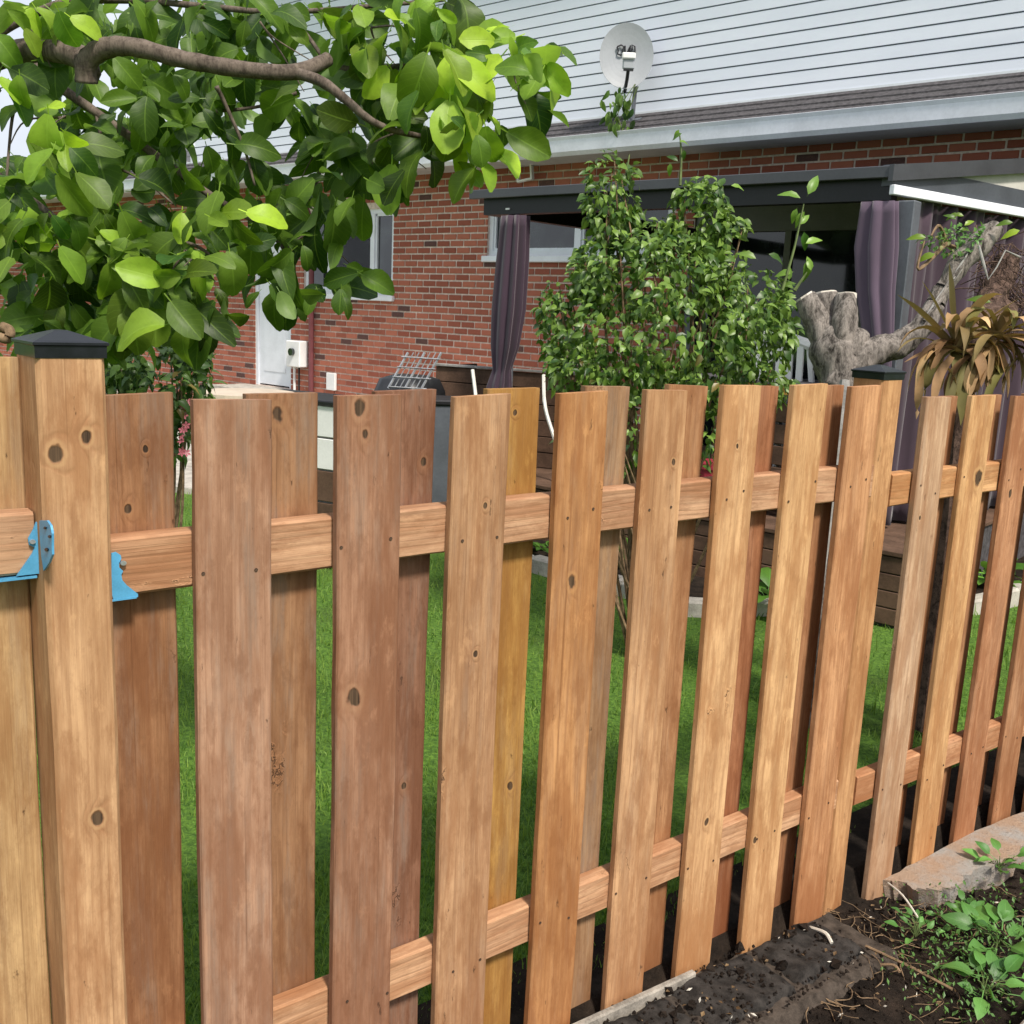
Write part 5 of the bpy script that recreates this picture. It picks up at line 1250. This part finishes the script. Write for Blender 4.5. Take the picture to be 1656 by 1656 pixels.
# crumbs, chips and roots lying on the soil
def soil_at(s_, o_): return FP(s_, o_, soilz(s_, o_))
m = MB()
for _ in range(5200):
    s_, o_ = U(.7, 3.4), -U(.02, .9); P = soil_at(s_, o_); r_ = U(.002, .007) * (2.6 if rnd() < .08 else 1)
    if o_ > -.24 and s_ < 2.28: P = FP(s_, o_, zg(s_) - .012)
    W = Matrix.Translation(P + Vector((0, 0, r_ * .4))) @ Matrix.Rotation(U(0, 6.28), 4, rvec().normalized())
    t_ = [(r_, 0, -r_ * .6), (-r_ * .6, r_ * .8, -r_ * .5), (-r_ * .5, -r_ * .9, -r_ * .6), (0, 0, r_), (r_ * .6, r_ * .7, r_ * .2)]
    m.add(t_, [(0, 2, 1), (0, 4, 3), (4, 1, 3), (1, 2, 3), (2, 0, 3), (0, 1, 4)], None, W)
tag(m.build('soil_crumbs', SOIL), 'loose dark soil crumbs in the bed before the fence', 'soil', kind='stuff')
m = MB()
for _ in range(80):
    s_, o_ = U(.8, 3.0), -U(.05, .75); P = soil_at(s_, o_); r_ = U(.002, .006)
    if o_ > -.24 and s_ < 2.28: P = FP(s_, o_, zg(s_) - .008)
    W = Matrix.Translation(P + Vector((0, 0, .004))) @ Matrix.Rotation(U(0, 6.28), 4, rvec().normalized())
    m.add([(r_ * 1.6, 0, 0), (0, r_ * .6, 0), (-r_ * 1.4, 0, 0), (0, -r_ * .6, 0), (0, 0, r_ * .4)], [(0, 1, 4), (1, 2, 4), (2, 3, 4), (3, 0, 4), (3, 2, 1, 0)], None, W)
tag(m.build('pale_chips', PALETW), 'scattered pale wood chips on the dark soil', 'chips', kind='stuff')
m = MB()
for _ in range(210):
    s_, o_ = random.gauss(2.35, .36), -abs(random.gauss(.16, .14)) - .02; a = U(0, 6.28); L = U(.05, .16); P = soil_at(s_, o_) + Vector((0, 0, .006))
    pts = [P]
    for k in range(5):
        a += U(-.7, .7); q_ = pts[-1] + Vector((math.cos(a), math.sin(a), U(-.2, .3))) * L / 5; pts.append(q_)
    m.tube(smooth(pts, 2), U(.0007, .0018), 4, False)
tag(m.build('root_tangle', TWIG, smooth=True), 'tangle of thin brown roots between the boards and the broken slab', 'roots', kind='stuff')
a, b_ = gnd(1436, 1428, .0), gnd(1484, 1483, .01)
o = world_part(MB().tube(smooth([a, (a + b_) / 2 + Vector((0, 0, .012)), b_], 4), .0028, 6), 'pale_stick', PALETW, None, a); tag(o, 'thin pale stick lying beside the broken slab', 'stick')
for i, (xa, ya, xb, yb, r_, lb) in enumerate(((1400, 1530, 1540, 1600, .004, 'long brown twig lying through the weeds'), (1310, 1500, 1345, 1525, .005, 'short split pale twig on the dark soil'), (1425, 1560, 1455, 1572, .004, 'short reddish twig on the dark soil'))):
    a, b_ = gnd(xa, ya, -.02), gnd(xb, yb, -.01)
    o = world_part(MB().tube(smooth([a, (a + b_) / 2 + rvec() * .01 + Vector((0, 0, .012)), b_], 4), r_, 6), 'twig', TWIG if i != 1 else PALETW, None, a); tag(o, lb, 'twig')
m = MB()
for _ in range(260):
    s_, o_ = U(.9, 3.3), -U(.04, .8); P = soil_at(s_, o_); 
    if o_ > -.24 and s_ < 2.28: P = FP(s_, o_, zg(s_) - .006)
    W = orient(P + Vector((0, 0, .006)), Vector((U(-1, 1), U(-1, 1), U(-.2, .3))), Vector((0, 0, 1)) + rvec() * .5, U(.006, .020))
    m.add([(0, 0, 0), (.28, .45, .1), (0, 1, .02), (-.28, .45, .12)], [(0, 1, 2, 3)], [(0, .2)] * 4, W)
tag(m.build('leaf_litter', LEAF_D, color=(.55, .5, .45, 1)), 'dry brown leaf litter scattered over the soil and stones', 'leaf litter', kind='stuff')
# weeds
WMs = []
for k in range(4):
    me = leaf_mesh(.088, .050, U(.1, .4), .25, U(-.3, .3), LEAF_W, rows=5, shape='ov', pet=.35).mesh('leaf', True); me.materials.append(LEAF_W); WMs.append(me)
WL = ['broad leaved green weed growing beside the broken slab', 'leafy green weed sprouting over the slab edge', 'leafy green weed at the soil edge near the kerb block', 'small ferny weed beside the root tangle', 'low green weed between the twigs']
for i, (x, y, n_, sc, sp2) in enumerate(((1612, 1530, 16, .95, 70), (1615, 1405, 12, .62, 50), (1590, 1610, 14, .8, 70), (1480, 1515, 14, .38, 50), (1560, 1500, 18, .45, 70))):
    P = gnd(x, y, -.04); t_ = thing('weed', WL[i], 'weed', P, 'weeds in the soil bed')
    for k in range(n_):
        a = U(0, 6.28); v = Vector((math.cos(a), math.sin(a), U(.15, 1.3))); Q = P + Vector((math.cos(a), math.sin(a), 0)) * U(0, sp2 * .0011) + Vector((0, 0, U(.0, .05)))
        world_part(MB().tube([P, (P + Q) / 2 + Vector((0, 0, .015)), Q], .0014, 4), 'stem', STEM, t_)
        g = U(.7, 1.25); link('leaf', random.choice(WMs), t_, orient(Q, v, Vector((0, 0, 1)) - FW * .4 + rvec() * .4, sc * U(.6, 1.15)), color=(g, g, g * .9, 1))
m = MB()
for _ in range(1300):
    x, y = random.gauss(1570, 70), random.gauss(1530, 70)
    if x < 1420 or y < 1440: continue
    P = gnd(x, y, -.035); a = U(0, 6.28); v = Vector((math.cos(a), math.sin(a), U(.2, 1.4))).normalized(); L = U(.006, .020)
    W = orient(P + Vector((0, 0, U(0, .04))), v, Vector((0, 0, 1)) + rvec() * .5, L)
    m.add([(0, 0, 0), (.25, .5, .06), (0, 1, 0), (-.25, .5, .06)], [(0, 1, 2, 3)], [(0, .2)] * 4, W)
tag(m.build('ground_cover', LEAF_W, color=(.5, .45, .3, 1)), 'low mossy ground cover around the weeds', 'ground cover', kind='stuff')
